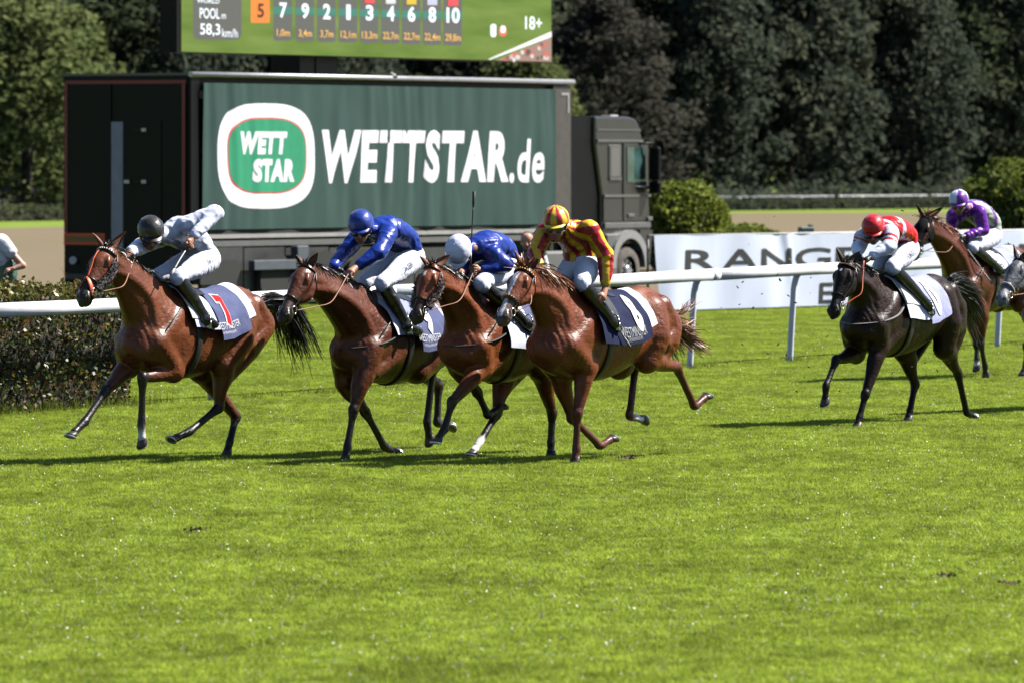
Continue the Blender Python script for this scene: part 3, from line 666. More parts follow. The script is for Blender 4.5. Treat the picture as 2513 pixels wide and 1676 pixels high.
def curtain_text(s, px0, px1, py0, py1, shear, bold, off=.014):
    xa, xb = TX(px0), TX(px1); pmid = (px0 + px1) / 2; za, zb = TZ(pmid, py1), TZ(pmid, py0); V, Fs = text2d(s, xb - xa, zb - za, shear, bold, 2, 1.17)
    on_curtain('lettering', [(xa + v[0], za + v[1]) for v in V], Fs, PRW, off)
curtain_text('WETT', 577, 692, 324, 380, .12, .065); curtain_text('STAR', 608, 710, 391, 448, .12, .065)
curtain_text('WETTSTAR', 778, 1236, 320, 450, .12, .050, .006); curtain_text('.de', 1238, 1324, 342, 450, .12, .025, .006)
# lower side
def side(name, pa, pb, mat, y0=-.06, y1=.02, bev=0., par=trk):
    xa, xb = TX(pa[0]), TX(pb[0]); pmid = pa[0]; z_a, z_b = TZ(pmid, pa[1]), TZ(pmid, pb[1]); m = MB(); m.box((xa, y0, min(z_a, z_b)), (xb, y1, max(z_a, z_b)), 0, bev); return m.build(name, mat, par)
xs_ = [486, 590, 692, 800, 905, 1010, 1110, 1215, 1310, 1397]
side('floor_beam', (486, 566), (1397, 577), UNDER)
side('side_rail', (486, 577), (1397, 587), DUSTW, -.085)
side('side_rail', (486, 593), (1397, 607), PALEG, -.075)
for a, b in zip(xs_[:-1], xs_[1:]):
    if a < 1200: side('skirt_panel', (a + 1.5, 609), (b - 1.5, 712), GREYP, -.07)
m = MB(); m.box((.4, .3, .75), (xe + 2, Wd - .3, zf)); m.build('chassis', UNDER, trk)
def wheel(px, r=.50, zc=None, y=-.02, w=.30):
    x = TX(px); e = MB(); prof = [(r * .62, 0), (r * .93, 0), (r, .05), (r, w - .05), (r * .93, w), (r * .62, w)]; n = 28; V = []
    for i in range(n):
        a = 2 * math.pi * i / n
        for rr_, yy in prof: V.append((x + rr_ * math.cos(a), y + yy, r + rr_ * math.sin(a)))
    k = len(prof); e.add(V, [(i * k + j, i * k + j + 1, ((i + 1) % n) * k + j + 1, ((i + 1) % n) * k + j) for i in range(n) for j in range(k - 1)], 0, True)
    wh = e.build('wheel', RUB, trk); e = MB(); e.tube([(x, y + .09, r), (x, y + .11, r)], r * .63, 0, 24); e.tube([(x, y + .0, r), (x, y + .1, r)], [r * .2, r * .3], 0, 14)
    for i in range(8): a = i * math.pi / 4; e.tube([(x + r * .42 * math.cos(a), y + .05, r + r * .42 * math.sin(a)), (x + r * .42 * math.cos(a), y + .1, r + r * .42 * math.sin(a))], .03, 0, 6)
    e.build('rim', SILVER, wh)
    e = MB(); e.tube([(x, y - .052, r + .05), (x, y - .048, r + .05)], r * 1.17, 0, 26); e.build('wheel_arch', UNDER, trk) if px < 1400 else None
for px in (655, 775, 868): wheel(px, .47, y=-.16)
side('stabiliser_beam', (590, 640), (700, 664), pm('steel_blue', (.065, .075, .088), rough=.5, var=.15), -.32, -.18, .01); side('stabiliser_leg', (694, 604), (722, 735), MATS['steel_blue'], -.34, -.17, .015); side('stabiliser_box', (470, 640), (560, 700), UNDER, -.2, .05)
side('tool_box', (1325, 618), (1390, 700), PALEG, -.14, .3, .05)
# tractor unit
before = set(trk.children)
cab = MB(); P = lambda px, py: (TX(px), TZ(px, py))
rf = [(1462, 286), (1545, 287), (1562, 293), (1571, 312), (1579, 350)]; zlow = TZ(1480, 600)
prof = [P(*p) for p in rf] + [(TX(1593), TZ(1593, 455)), (TX(1597), TZ(1597, 545)), (TX(1597), TZ(1597, 600)), (TX(1478), TZ(1480, 600)), (TX(1478), TZ(1480, 480)), (TX(1462), TZ(1462, 350))]
cab.prism(prof[::-1], .14, 2.62); cb = cab.build('cab', CABP, trk)
bm_ = cb.modifiers.new('bevel', 'BEVEL'); bm_.width = .05; bm_.segments = 2; bm_.limit_method = 'ANGLE'
def cside(name, pts, mat, y0=.06, y1=.15, par=None):
    m = MB(); m.prism([P(*p) for p in pts][::1], y0, y1); return m.build(name, mat, par or trk)
def q4(a, b, c, d): return [(a, d), (c, d), (c, b), (a, b)]
m = MB(); m.prism([P(1401, 285), P(1401, 640), P(1478, 640), P(1478, 480), P(1462, 350), P(1460, 287)], .22, 2.5); m.build('air_deflector', BLACKP, trk)
side('roof_seam', (1464, 343), (1576, 349), PALEG, .10, .2); side('roof_seam', (1466, 318), (1572, 321), PALEG, .12, .2)
w = side('sleeper_window', (1493, 356), (1524, 440), DKGREY, .115, .16, .02); side('window_trim', (1495, 437), (1523, 443), PALEG, .10, .15, par=w); side('pane', (1497, 362), (1520, 434), pm('grey_glass', (.10, .10, .10), rough=.15, spec=.8), .108, .13, par=w)
dr = side('door', (1528, 352), (1590, 545), CABP, .11, .16, .02)
wn_ = MB(); wn_.prism([P(1536, 447), P(1585, 456), P(1578, 362), P(1536, 362)], .095, .13); wn_ = wn_.build('door_window', pm('cab_glass', (.035, .075, .07), rough=.08, spec=.9, var=.6, vscale=2.2), dr)
side('door_handle', (1538, 526), (1553, 534), PALEG, .08, .13, .008, dr); side('waist_strip', (1480, 479), (1594, 485), PALEG, .09, .15)
side('side_panel', (1480, 486), (1526, 545), CABP, .115, .16, .01); side('lower_panel', (1481, 548), (1594, 562), PALEG, .09, .2, .01)
fe = MB(); x = TX(1537); zc = .55; R0, R1 = .62, .80; n = 16
arc = [(x + R1 * math.cos(a), zc + R1 * math.sin(a)) for a in np.linspace(0, math.pi, n)] + [(x + R0 * math.cos(a), zc + R0 * math.sin(a)) for a in np.linspace(math.pi, 0, n)]
fe.prism(arc[::-1], .02, .7); fe.build('fender', pm('fender_grey', (.22, .22, .215), rough=.45, var=.08), trk)
side('cab_step', (1484, 575), (1512, 690), PALEG, .08, .5, .03); m = MB(); m.prism([P(1566, 565), P(1566, 645), P(1590, 645), P(1597, 565)], .08, 2.6); m.build('bumper', CABP, trk)
m = MB(); m.box((TX(1512), .3, .3), (TX(1566), 2.5, 1.15)); m.build('wheel_well', UNDER, trk)
wheel(1537, .49, y=.06); side('headlamp', (1585, 533), (1596, 543), PALEG, .07, .12, .01)
m = MB(); m.tube([(TX(1573), .1, TZ(1573, 356)), (TX(1600), -.22, TZ(1600, 352)), (TX(1606), -.25, TZ(1606, 385))], .025, 0, 8); m.box((TX(1599), -.36, TZ(1600, 442)), (TX(1606), -.12, TZ(1600, 362)), 0, .03); m.box((TX(1600), -.36, TZ(1600, 475)), (TX(1608), -.10, TZ(1600, 446)), 0, .03)
m.tube([(TX(1560), .1, TZ(1560, 458)), (TX(1598), -.2, TZ(1598, 462))], .03, 0, 8); m.build('wing_mirror', BLACKP, trk)
m = MB(); m.box((TX(1516), .3, TZ(1520, 290)), (TX(1536), .55, TZ(1520, 283)), 0, .02); m.build('roof_beacon', DUSTW, trk)
m = MB(); m.tube([(TX(1604), .4, TZ(1604, 510)), (TX(1606), .4, TZ(1606, 572))], .06, 0, 8); m.build('front_pipe', BLACKP, trk)
for o in trk.children:
    if o not in before: o.location = (-.30, .02, 0) if o.name.startswith('wing_mirror') else (0, -.13, 0)

# ================================================================== VIDEO SCREEN ON ITS MAST
SDp = 126.; SC = np.array([(447 - CX) * SDp / F, SDp]); sD2 = SDp * (HY - 128) / (HY - 153); S2 = np.array([(1352 - CX) * sD2 / F, sD2]); SU = (S2 - SC) / np.linalg.norm(S2 - SC); SW = np.linalg.norm(S2 - SC)
zb = CAMZ + (HY - 128) * SDp / F; SH = 4.6
vs = empty('video_screen', (SC[0], SC[1], 0), math.atan2(SU[1], SU[0]), 'large video screen on a dark mast above the truck, showing race positions', 'screen')
m = MB(); m.box((-.16, .02, zb - .02), (SW + .03, .40, zb + SH)); m.build('housing', BLACKP, vs)
xm = TX(825); m = MB(); 
kx = lambda px: ((px - CX) / F * SC[1] - SC[0]) / (SU[0] - (px - CX) / F * SU[1])
m.box((kx(780), .42, 3.2), (kx(872), 1.1, zb + 2)); m.box((kx(818), .40, 3.2), (kx(826), .43, zb + .5)); m.build('mast', BLACKP, vs)
SM = bpy.data.materials.new('screen_picture'); SM.use_nodes = True; N = SM.node_tree.nodes; L = SM.node_tree.links; N.remove(N['Principled BSDF'])
em = N.new('ShaderNodeEmission'); em.inputs['Strength'].default_value = .40; tc = N.new('ShaderNodeTexCoord'); mp = N.new('ShaderNodeMapping'); mp.inputs['Rotation'].default_value = (0, math.radians(22), 0); mp.inputs['Scale'].default_value = (.22, 1, 1.4)
L.new(tc.outputs['Object'], mp.inputs[0]); nz = N.new('ShaderNodeTexNoise'); nz.inputs['Scale'].default_value = 1.6; nz.inputs['Detail'].default_value = 6; L.new(mp.outputs[0], nz.inputs[0])
rp = N.new('ShaderNodeValToRGB'); rp.color_ramp.elements[0].position = .3; rp.color_ramp.elements[1].position = .7; rp.color_ramp.elements[0].color = (.16, .27, .055, 1); rp.color_ramp.elements[1].color = (.33, .45, .12, 1)
L.new(nz.outputs[0], rp.inputs[0]); L.new(rp.outputs[0], em.inputs['Color']); L.new(em.outputs[0], N['Material Output'].inputs[0])
m = MB(); m.box((0, -.01, zb), (SW, .018, zb + SH)); disp = m.build('display', SM, vs)
def emm(name, c, s=1.):
    if name in MATS: return MATS[name]
    m = bpy.data.materials.new(name); m.use_nodes = True; N = m.node_tree.nodes; b = N['Principled BSDF']; b.inputs['Base Color'].default_value = (*[v * .2 for v in c], 1); b.inputs['Emission Color'].default_value = (*c, 1); b.inputs['Emission Strength'].default_value = s * .62; MATS[name] = m; return m
def SXZ(px, py):
    x = kx(px); return x, CAMZ + (HY - py) * (SC[1] + SU[1] * x) / F
def spoly(name, pts_, mat, off, par=disp):
    P_ = [SXZ(*p) for p in pts_]; return mk(name, [(p[0], -off, p[1]) for p in P_], [tuple(range(len(P_)))], mat, par)
def stext(s, px0, px1, py0, py1, mat, off=.03, bold=.01, par=disp):
    x0, z0 = SXZ(px0, py1); x1, z1 = SXZ(px1, py0); V, Fs = text2d(s, x1 - x0, z1 - z0, 0, bold, 0); mk('numeral', [(x0 + v[0], -off, z0 + v[1]) for v in V], Fs, mat, par)
TILE = emm('tile_grey', (.085, .085, .075), .9); EW = emm('screen_white', (.75, .80, .85), 1.); EO = emm('screen_amber', (.72, .40, .10), .9); ET = emm('tile_teal', (.03, .16, .12), .9)
def rbox(x0, y0, x1, y1, r=8):
    o = []
    for cx_, cy_, a0 in ((x1 - r, y1 - r, 0), (x0 + r, y1 - r, 90), (x0 + r, y0 + r, 180), (x1 - r, y0 + r, 270)):
        for k in range(4): a = math.radians(a0 + k * 30); o.append((cx_ + r * math.cos(a), cy_ + r * math.sin(a)))
    return o[::-1]
spoly('result_panel', rbox(472, -60, 591, 99, 16), TILE, .016)
stext('WORLD', 480, 535, 0, 8, EW); stext('POOL', 487, 536, 22, 46, EW); stext('m', 541, 551, 36, 47, EW, bold=0); stext('58,3', 488, 537, 60, 90, EW); stext('km/h', 542, 580, 72, 92, EW, bold=0)
spoly('leader_tile', rbox(614, -60, 660, 57, 2), emm('tile_orange', (.62, .17, .02), 1.), .016); stext('5', 629, 645, 10, 44, emm('ink_dark', (.03, .02, .02), .3), bold=.02)
tl = [('7', '1,0m', 692), ('9', '3,4m', 746), ('2', '3,7m', 799), ('1', '12,1m', 852), ('3', '13,3m', 904), ('4', '22,7m', 956), ('6', '22,7m', 1007), ('8', '22,4m', 1058), ('10', '29,8m', 1109)]
for i, (a, b, px) in enumerate(tl):
    dy = (px - 692) * .029; spoly('position_tile', rbox(px - 23, -60 + dy, px + 23, 101 + dy, 7), TILE, .016); spoly('tile_band', [(px - 23, 36 + dy), (px + 23, 36 + dy), (px + 23, 18 + dy), (px - 23, 18 + dy)][::1], ET, .020)
    w2 = 5 if a == '1' else 9 if len(a) == 1 else 16; stext(a, px - w2, px + w2, 8 + dy, 45 + dy, EW, .030, .03); wb = 16 if len(b) < 5 else 19; stext(b, px - wb, px + wb, 73 + dy, 92 + dy, EO, .030, .01)
    cl = [None, None, None, None, (.6, .05, .05), (.5, .5, .5), (.5, .35, .02), (.4, .4, .5), (.7, .05, .06)][i]
    if cl: spoly('silks_swatch', [(px - 12, 3 + dy), (px + 12, 3 + dy), (px + 12, -20), (px - 12, -20)], emm('swatch%s' % 'abcdefghi'[i], cl, 1.), .030)
stext('18+', 1286, 1327, 42, 73, EW)
spoly('shown_rail', [(1200, 148), (1352, 92), (1352, 78), (1197, 146)], emm('shown_white', (.7, .7, .68), .9), .016); spoly('shown_crowd', [(1215, 149.5), (1352, 153), (1352, 93)], emm('shown_crowd', (.28, .17, .13), .8), .016)
rr_ = random.Random(4)
for i in range(26):
    px = rr_.uniform(1235, 1348); py = rr_.uniform(153 - (px - 1205) * .36, 149); spoly('shown_spectator', rbox(px - 4, py - 5, px + 4, py + 5, 3), [emm('spectator_red', (.5, .10, .08), .9), emm('spectator_white', (.55, .5, .48), .9), emm('spectator_dark', (.10, .07, .06), .9)][i % 3], .022)
spoly('shown_horse', rbox(1202, 60, 1216, 92, 6), EW, .018); spoly('shown_horse', rbox(1222, 66, 1242, 90, 8), emm('shown_red', (.6, .12, .06), .9), .018); spoly('shown_horse', rbox(1226, 64, 1238, 82, 5), EW, .026)
# ================================================================== HORSES AND JOCKEYS
TH = math.radians(57); HU = np.array([-math.cos(TH), -math.sin(TH)]); HN = np.array([math.sin(TH), -math.cos(TH)]); HROT = math.atan2(HU[1], HU[0])
class Frame:
    """a galloping horse's own axes: u forwards, l to its left, z up; picture points are laid on planes parallel to its course"""
    def __init__(s, ref, withers, shift=0.):
        px, py, D, l = ref; s.c = np.array([(px - CX) * D / F, D]) @ HN - l; s.uw = 0.; s.uw = s.L(*withers)[0] + shift
        p = HU * s.uw + HN * s.c; s.loc = (p[0], p[1], 0.)
    def L(s, px, py, lat=0.):
        d = np.array([(px - CX) / F, 1.]); t = (s.c + lat) / (d @ HN); p = d * t; return np.array([p @ HU - s.uw, lat, CAMZ + (HY - py) * t / F])
A3 = lambda *v: np.array(v, float)
TS = [(.53, 1.05, .09, .10), (.45, 1.07, .20, .22), (.30, 1.11, .255, .32), (.10, 1.145, .275, .395), (-.10, 1.135, .285, .41), (-.35, 1.105, .29, .385), (-.6, 1.125, .29, .355), (-.82, 1.18, .275, .335), (-1.02, 1.24, .258, .318), (-1.22, 1.255, .24, .275), (-1.38, 1.23, .19, .225), (-1.5, 1.16, .10, .14)]
EGG = .2
COAT = {}
def coat_mat():
    m = pm('horse_coat', attr=True, rough=.45, var=.24, vscale=4.5, bump=.32, bscale=34, spec=.24, rvar=.12, coat=.17, stretch=(.6, 1, 1.2))
    if 'relief' not in m:
        m['relief'] = 1; N = m.node_tree.nodes; L = m.node_tree.links; bp = [n for n in N if n.type == 'BUMP'][0]; tc = [n for n in N if n.type == 'TEX_COORD'][0]
        mp = N.new('ShaderNodeMapping'); mp.inputs['Scale'].default_value = (1.5, 1, .8); L.new(tc.outputs['Object'], mp.inputs[0])
        nz = N.new('ShaderNodeTexNoise'); nz.inputs['Scale'].default_value = 5.5; nz.inputs['Detail'].default_value = 2; nz.inputs['Distortion'].default_value = 1.2; L.new(mp.outputs[0], nz.inputs[0])
        b2 = N.new('ShaderNodeBump'); b2.inputs['Strength'].default_value = .30; b2.inputs['Distance'].default_value = .035; L.new(nz.outputs[0], b2.inputs['Height']); L.new(b2.outputs[0], bp.inputs['Normal'])
    return m
LEATHER = pm('black_leather', (.014, .012, .011), rough=.35, spec=.5); STEEL = pm('steel', (.75, .75, .76), rough=.2, metal=1.)
EYE = pm('eye_dark', (.008, .006, .005), rough=.06, spec=.8); TAN = pm('tan_leather', (.23, .085, .04), rough=.45); NOSTRIL = pm('nostril', (.006, .004, .004), rough=.7)
HOOF = pm('hoof_horn', (.040, .032, .028), rough=.42, var=.35, vscale=14, stretch=(1, 1, 4)); SHOE = pm('shoe', (.55, .55, .57), rough=.35, metal=.8)
def torso_at(h, u):
    x = (u) / h['Lf']; a = np.array(TS)[::-1]; zc, w, hh = (np.interp(x, a[:, 0], a[:, i]) for i in (1, 2, 3)); return zc + h['dz'] + h['p'] * u, w, hh
def on_torso(h, u, ang, off):
    zc, w, hh = torso_at(h, u); c, s = math.cos(ang), math.sin(ang); return A3(u, (w * (1 - EGG * max(c, 0)) + off) * s, zc + (hh + off) * c)
def head_frame(h):
    fr = h['fr']; poll = fr.L(*h['poll']); muz = fr.L(*h['muz']); a = muz - poll; a /= np.linalg.norm(a); b = A3(-a[2], 0, a[0])
    if b[2] < 0: b = -b
    if b[0] < 0 and abs(b[2]) < .2: b = -b
    Pc = poll - b * .070 + a * .01; a = muz - Pc; Ln = np.linalg.norm(a) + .055; a /= np.linalg.norm(a); b = A3(-a[2], 0, a[0]); b = b if b[2] > 0 else -b
    return Pc, a, b, Ln / .64
HT = [(-.02, -.015, .060, .070), (.05, .0, .080, .092), (.12, .006, .097, .108), (.20, .0, .102, .118), (.28, -.008, .086, .108), (.36, .004, .066, .086), (.44, .012, .055, .067), (.51, .012, .055, .060), (.57, .006, .060, .060), (.615, -.004, .052, .050), (.645, -.012, .030, .030)]
def head_pt(hf, t, ang, sc=1.0, off=0.):
    Pc, a, b, k = hf; T = np.array(HT); o, w, hh = (np.interp(t, T[:, 0], T[:, i]) for i in (1, 2, 3))
    return Pc + a * t * k + b * (o * k + (hh * k * sc + off) * math.cos(ang)) + A3(0, (w * k * sc + off) * math.sin(ang), 0)
def legs(h):
    fr = h['fr']; J = {}
    for k, v in h['J'].items():
        if len(v) == 3 and abs(v[0]) < 20: J[k] = A3(*v)           # given in the horse's own metres
        else:
            lat = {'e': .15, 's': .15, 'k': .135, 'f': .12, 'h': .12}[k[2]] * (1 if k[0] == 'L' else -1); J[k] = fr.L(v[0], v[1], lat)
    return J
def horse_body(h):
    fr = h['fr']; J = h['_J'] = legs(h); hf = h['_hf'] = head_frame(h); Pc, a, b, k = hf
    base = np.array(h['coat']) * np.array((.60, .47, .40)); h['coat'] = tuple(base); pt = np.array(h.get('points', (.012, .010, .010))); muzc = np.array(h.get('muzzle', (.020, .014, .012))); hd = np.array(h.get('head_col', base * 2.0)) * .50
    allp = np.array(list(J.values()) + [Pc + a * .66 * k + b * .1, Pc + b * .16, A3(-1.55 * h['Lf'], 0, 1.3), A3(.55, 0, 1.)])
    lo = allp.min(0) - .10; hi = allp.max(0) + .10; lo[1] = -.40; hi[1] = .40
    f = Field(lo, hi, .0118)
    Lf, dz, p = h['Lf'], h['dz'], h['p']
    cen = [A3(u * Lf, 0, z + dz + p * u * Lf) for u, z, w, q in TS]
    f.loft(cen, [A3(0, 0, 1)] * len(TS), [q[2] for q in TS], [q[3] for q in TS], k=.04, col=base, egg=EGG, sub=3, cap=.04)
    tz = lambda u, z: A3(u * Lf, 0, z + dz + p * u * Lf)
    f.chain([tz(.16, 1.47), tz(.0, 1.52), tz(-.2, 1.49), tz(-.42, 1.44)], [.06, .05, .045, .04], .07, base)                       # withers ridge
    f.chain([tz(-.75, 1.46), tz(-1.0, 1.50), tz(-1.2, 1.46), tz(-1.42, 1.34)], [.05, .06, .06, .05], .06, base)             # croup line
    # neck
    At = tz(-.08, 1.525); Pt = Pc + b * .075 * k - a * .015; Bb = tz(.44, 1.06); Tb = Pc + a * .15 * k - b * .125 * k
    tops, bots = [], []
    for s_ in (0, .33, .66, 1.):
        T = At + (Pt - At) * s_ + A3(0, 0, 1) * .035 * math.sin(math.pi * s_); B = Bb + (Tb - Bb) * s_; B = B + (T - B) / np.linalg.norm(T - B) * .035 * math.sin(math.pi * s_); tops.append(T); bots.append(B)
    cen = [(t + q) / 2 for t, q in zip(tops, bots)]; up = [(t - q) for t, q in zip(tops, bots)]; hh = [np.linalg.norm(t - q) / 2 for t, q in zip(tops, bots)]
    f.loft(cen, up, [.225, .165, .118, .088], hh, k=.06, col=[base, base, base, hd * .5 + base * .5], egg=.35, sub=6, cap=.04)
    h['_crest'] = tops
    # muscles of the neck and chest
    for sd in (1, -1):
        f.chain([Tb + A3(0, .05 * sd, .02), cen[2] + A3(0, .085 * sd, -.03), cen[1] + A3(.0, .125 * sd, -.05), tz(.34, 1.18) + A3(0, .15 * sd, 0)], [.038, .050, .062, .072], .022, base)
        f.ball(tz(.43, 1.00) + A3(0, .09 * sd, 0), .115, .035, base)
        # shoulder and foreleg
        e, kn, ft, ho = J[('L' if sd > 0 else 'R') + 'Fe'], J[('L' if sd > 0 else 'R') + 'Fk'], J[('L' if sd > 0 else 'R') + 'Ff'], J[('L' if sd > 0 else 'R') + 'Fh']
        sp = tz(.35, 1.07) + A3(0, .165 * sd, 0); sc = tz(-.06, 1.40) + A3(0, .135 * sd, 0)
        f.chain([sc, (sc + sp) / 2 + A3(-.02, .035 * sd, 0), sp], [.085, .085, .095], .028, base)
        f.chain([tz(-.16, 1.25) + A3(0, .17 * sd, 0), (tz(-.05, 1.05) + A3(0, .185 * sd, 0)), e * .7 + (tz(-.02, .98) + A3(0, .17 * sd, 0)) * .3], [.09, .10, .09], .026, base)  # triceps
        f.chain([sp, (sp + e) / 2 + A3(0, .01 * sd, 0), e], [.11, .105, .092], .05, base)
        fa = kn - e; ln = np.linalg.norm(fa) + 1e-6; fr_ = np.cross(A3(0, 1, 0), fa / ln); fr_ = fr_ if fr_[0] > 0 else -fr_
        ws = h.get('white', {}).get(('L' if sd > 0 else 'R') + 'F', 0)
        lc = lambda t: base * (1 - t) + pt * t; wc = np.array((.72, .70, .66)) if ws else pt
        f.chain([e, e + fa * .28 + fr_ * .012, e + fa * .6, kn - fa / ln * .05, kn, kn + (ft - kn) * .14], [.098, .086, .064, .048, .052, .041], .03, [base, base, lc(.25), lc(.7), lc(.95), pt], sub=4)
        f.chain([kn + (ft - kn) * .08, kn + (ft - kn) * .4, kn + (ft - kn) * .8, ft, ft + (ho - ft) * .55, ho - (ho - ft) * .18], [.039, .031, .033, .040, .033, .040], .015, [pt, pt, pt, wc if ws > 1 else pt, wc, wc], sub=4)
        for A_, B_, sg in ((kn, ft, fr_),):
            cd = (B_ - A_) / np.linalg.norm(B_ - A_); bk_ = np.cross(A3(0, 1, 0), cd); bk_ = bk_ if bk_ @ sg < 0 else -bk_; f.chain([A_ + cd * .04 + bk_ * .018, (A_ + B_) / 2 + bk_ * .024, B_ - cd * .03 + bk_ * .020], [.020, .016, .018], .008, pt)
        f.ball(ft - fr_ * .016, .034, .02, wc if ws > 1 else pt); f.ball(kn + fr_ * .012, .042, .02, lc(.95))
        # hindquarter and hind leg
        K = ('L' if sd > 0 else 'R') + 'H'; st, hk, ft, ho = J[K + 's'], J[K + 'k'], J[K + 'f'], J[K + 'h']; ws = h.get('white', {}).get(K, 0); wc = np.array((.72, .70, .66)) if ws else pt
        hip = tz(-1.04, 1.34) + A3(0, .115 * sd, 0); bt = tz(-1.36, 1.20) + A3(0, .105 * sd, 0)
        f.chain([hip, (hip + st) / 2 + A3(-.03, .035 * sd, 0), st], [.155, .165, .115], .042, base)
        g = hk - st; gl = np.linalg.norm(g) + 1e-6; bk = np.cross(A3(0, 1, 0), g / gl); bk = bk if bk[0] < 0 else -bk
        f.chain([bt, bt * .55 + (st + g * .35) * .45 + A3(-.05, .02 * sd, 0), st + g * .42 + bk * .03], [.13, .115, .06], .06, base)
        f.chain([hip + A3(-.16, .02 * sd, .04), bt + A3(.03, .03 * sd, -.04), (bt + st) / 2 + A3(-.02, .05 * sd, 0)], [.11, .115, .09], .026, base)
        f.chain([st, st + g * .25 + bk * .015, st + g * .55, hk - g / gl * .06, hk, hk + (ft - hk) * .12], [.112, .100, .072, .049, .053, .043], .035, [base, base, lc(.1), lc(.6), lc(.9), pt], sub=4)
        f.chain([hk - g / gl * .02 + bk * .035, hk - g / gl * .10 + bk * .035, st + g * .55 + bk * .02], [.030, .018, .025], .02, lc(.8))
        f.chain([hk + (ft - hk) * .06, hk + (ft - hk) * .4, hk + (ft - hk) * .82, ft, ft + (ho - ft) * .55, ho - (ho - ft) * .18], [.042, .034, .034, .041, .034, .041], .015, [pt, pt, pt, wc if ws > 1 else pt, wc, wc], sub=4)
    # head
    cols = [hd, hd, hd, hd, hd, hd * .8 + muzc * .2, hd * .35 + muzc * .65, muzc, muzc, muzc, muzc]
    f.loft([Pc + a * t * k + b * o * k for t, o, w, q in HT], [b] * len(HT), [w * k for _, _, w, _ in HT], [q * k for _, _, _, q in HT], k=.03, col=cols, sub=3, cap=.02, egg=.12)
    for sd in (1, -1):
        S_ = A3(0, sd, 0)
        f.chain([Pc + a * .17 * k - b * .075 * k + S_ * .052, Pc + a * .25 * k - b * .085 * k + S_ * .050, Pc + a * .33 * k - b * .055 * k + S_ * .042], [.060, .058, .036], .025, hd)      # jaw
        f.chain([Pc + a * .13 * k + b * .058 * k + S_ * .082, Pc + a * .175 * k + b * .050 * k + S_ * .093, Pc + a * .21 * k + b * .025 * k + S_ * .092], [.020, .026, .02], .018, hd)      # brow
        f.chain([Pc + a * .25 * k + b * .018 * k + S_ * .083, Pc + a * .38 * k + b * .012 * k + S_ * .058], [.018, .012], .02, hd)                                                    # facial crest
        f.chain([Pc + a * .535 * k + b * .030 * k + S_ * .040, Pc + a * .575 * k + b * .020 * k + S_ * .055, Pc + a * .605 * k - b * .01 * k + S_ * .050], [.018, .022, .016], .014, muzc)  # nostril wing
    f.chain([Pc + a * .48 * k - b * .055 * k, Pc + a * .56 * k - b * .062 * k, Pc + a * .60 * k - b * .055 * k], [.034, .040, .026], .018, muzc)                                         # lower lip and chin
    V, Q, C = f.skin(1)
    # white markings that belong to the coat
    rel = V - Pc; t = (rel @ a) / k; v = rel @ b / k; s_ = V[:, 1] / k
    for mk_ in h.get('marks', []):
        kind = mk_[0]
        if kind == 'star': m = ((t - .135) / mk_[1]) ** 2 + (s_ / (mk_[1] * .75)) ** 2 < 1 + .4 * np.sin(9 * np.arctan2(t - .135, s_)); m &= v > .03
        elif kind == 'blaze': m = (np.abs(s_ + .004) < .018 + .012 * np.sin(t * 9) ** 2) & (t > .10) & (t < .60) & (v > .0)
        elif kind == 'snip': m = (np.abs(s_) < .025) & (t > .5) & (t < .60) & (v > .0)
        C[m] = mk_[-1]
    if 'dapple' in h:
        nz = np.array([mnoise.noise(Vector(q) * 9) + .5 * mnoise.noise(Vector(q) * 23) for q in V]); C *= (1 + h['dapple'] * nz)[:, None]
    return V, Q, C
def lathe_hoof(fr, ft, ho, ws):
    d = ho - ft; d /= np.linalg.norm(d); ang = math.radians(-38); sn = A3(d[0] * math.cos(ang) - d[2] * math.sin(ang) * -1, d[1], 0)
    c, s = math.cos(ang), math.sin(ang); sn = A3(d[0] * c - d[2] * s * (-1) * (-1), d[1], d[0] * s + d[2] * c); sn /= np.linalg.norm(sn)
    fwd = d - sn * (d @ sn); fwd /= np.linalg.norm(fwd) + 1e-9; sd = np.cross(sn, fwd); cor = ho - d * .030; sole = ho + d * .028 + fwd * .004
    m = MB(); n = 18; V = []
    def ring(c, rf, rs, tl=0.): return [c + fwd * (rf * math.cos(2 * math.pi * i / n) + tl) * (1. if math.cos(2 * math.pi * i / n) > 0 else .8) + sd * rs * math.sin(2 * math.pi * i / n) for i in range(n)]
    R = [ring(cor - sn * .008, .036, .036), ring(cor, .045, .044), ring(cor * .5 + sole * .5, .055, .051), ring(sole, .064, .056)]
    for q in R: V += q
    Fs = [(i * n + j, i * n + (j + 1) % n, (i + 1) * n + (j + 1) % n, (i + 1) * n + j) for i in range(3) for j in range(n)] + [tuple(reversed(range(n))), tuple(range(3 * n, 4 * n))]
    m.add(V, Fs, 0, True); m2 = MB(); V = ring(sole, .066, .058) + ring(sole + sn * .010, .066, .058) + ring(sole + sn * .010, .044, .038) + ring(sole, .044, .038)
    m2.add(V, [(i * n + j, i * n + (j + 1) % n, ((i + 1) % 4) * n + (j + 1) % n, ((i + 1) % 4) * n + j) for i in range(4) for j in range(n)], 0, False)
    return m, m2
def band(hf, t0, t1, a0, a1, off=.006, wd=.011, n=22, sc=1.0):
    """a strap lying on the head, from (t0, angle a0) to (t1, angle a1)"""
    ts = np.linspace(t0, t1, n); an = np.linspace(a0, a1, n); P = np.array([head_pt(hf, t, q, sc, off) for t, q in zip(ts, an)]); return P
def strap(m, P, wd, th, mi=0):
    """flat strap along P: wide across the path"""
    m.tube(P, wd, mi, 6, ry=th)
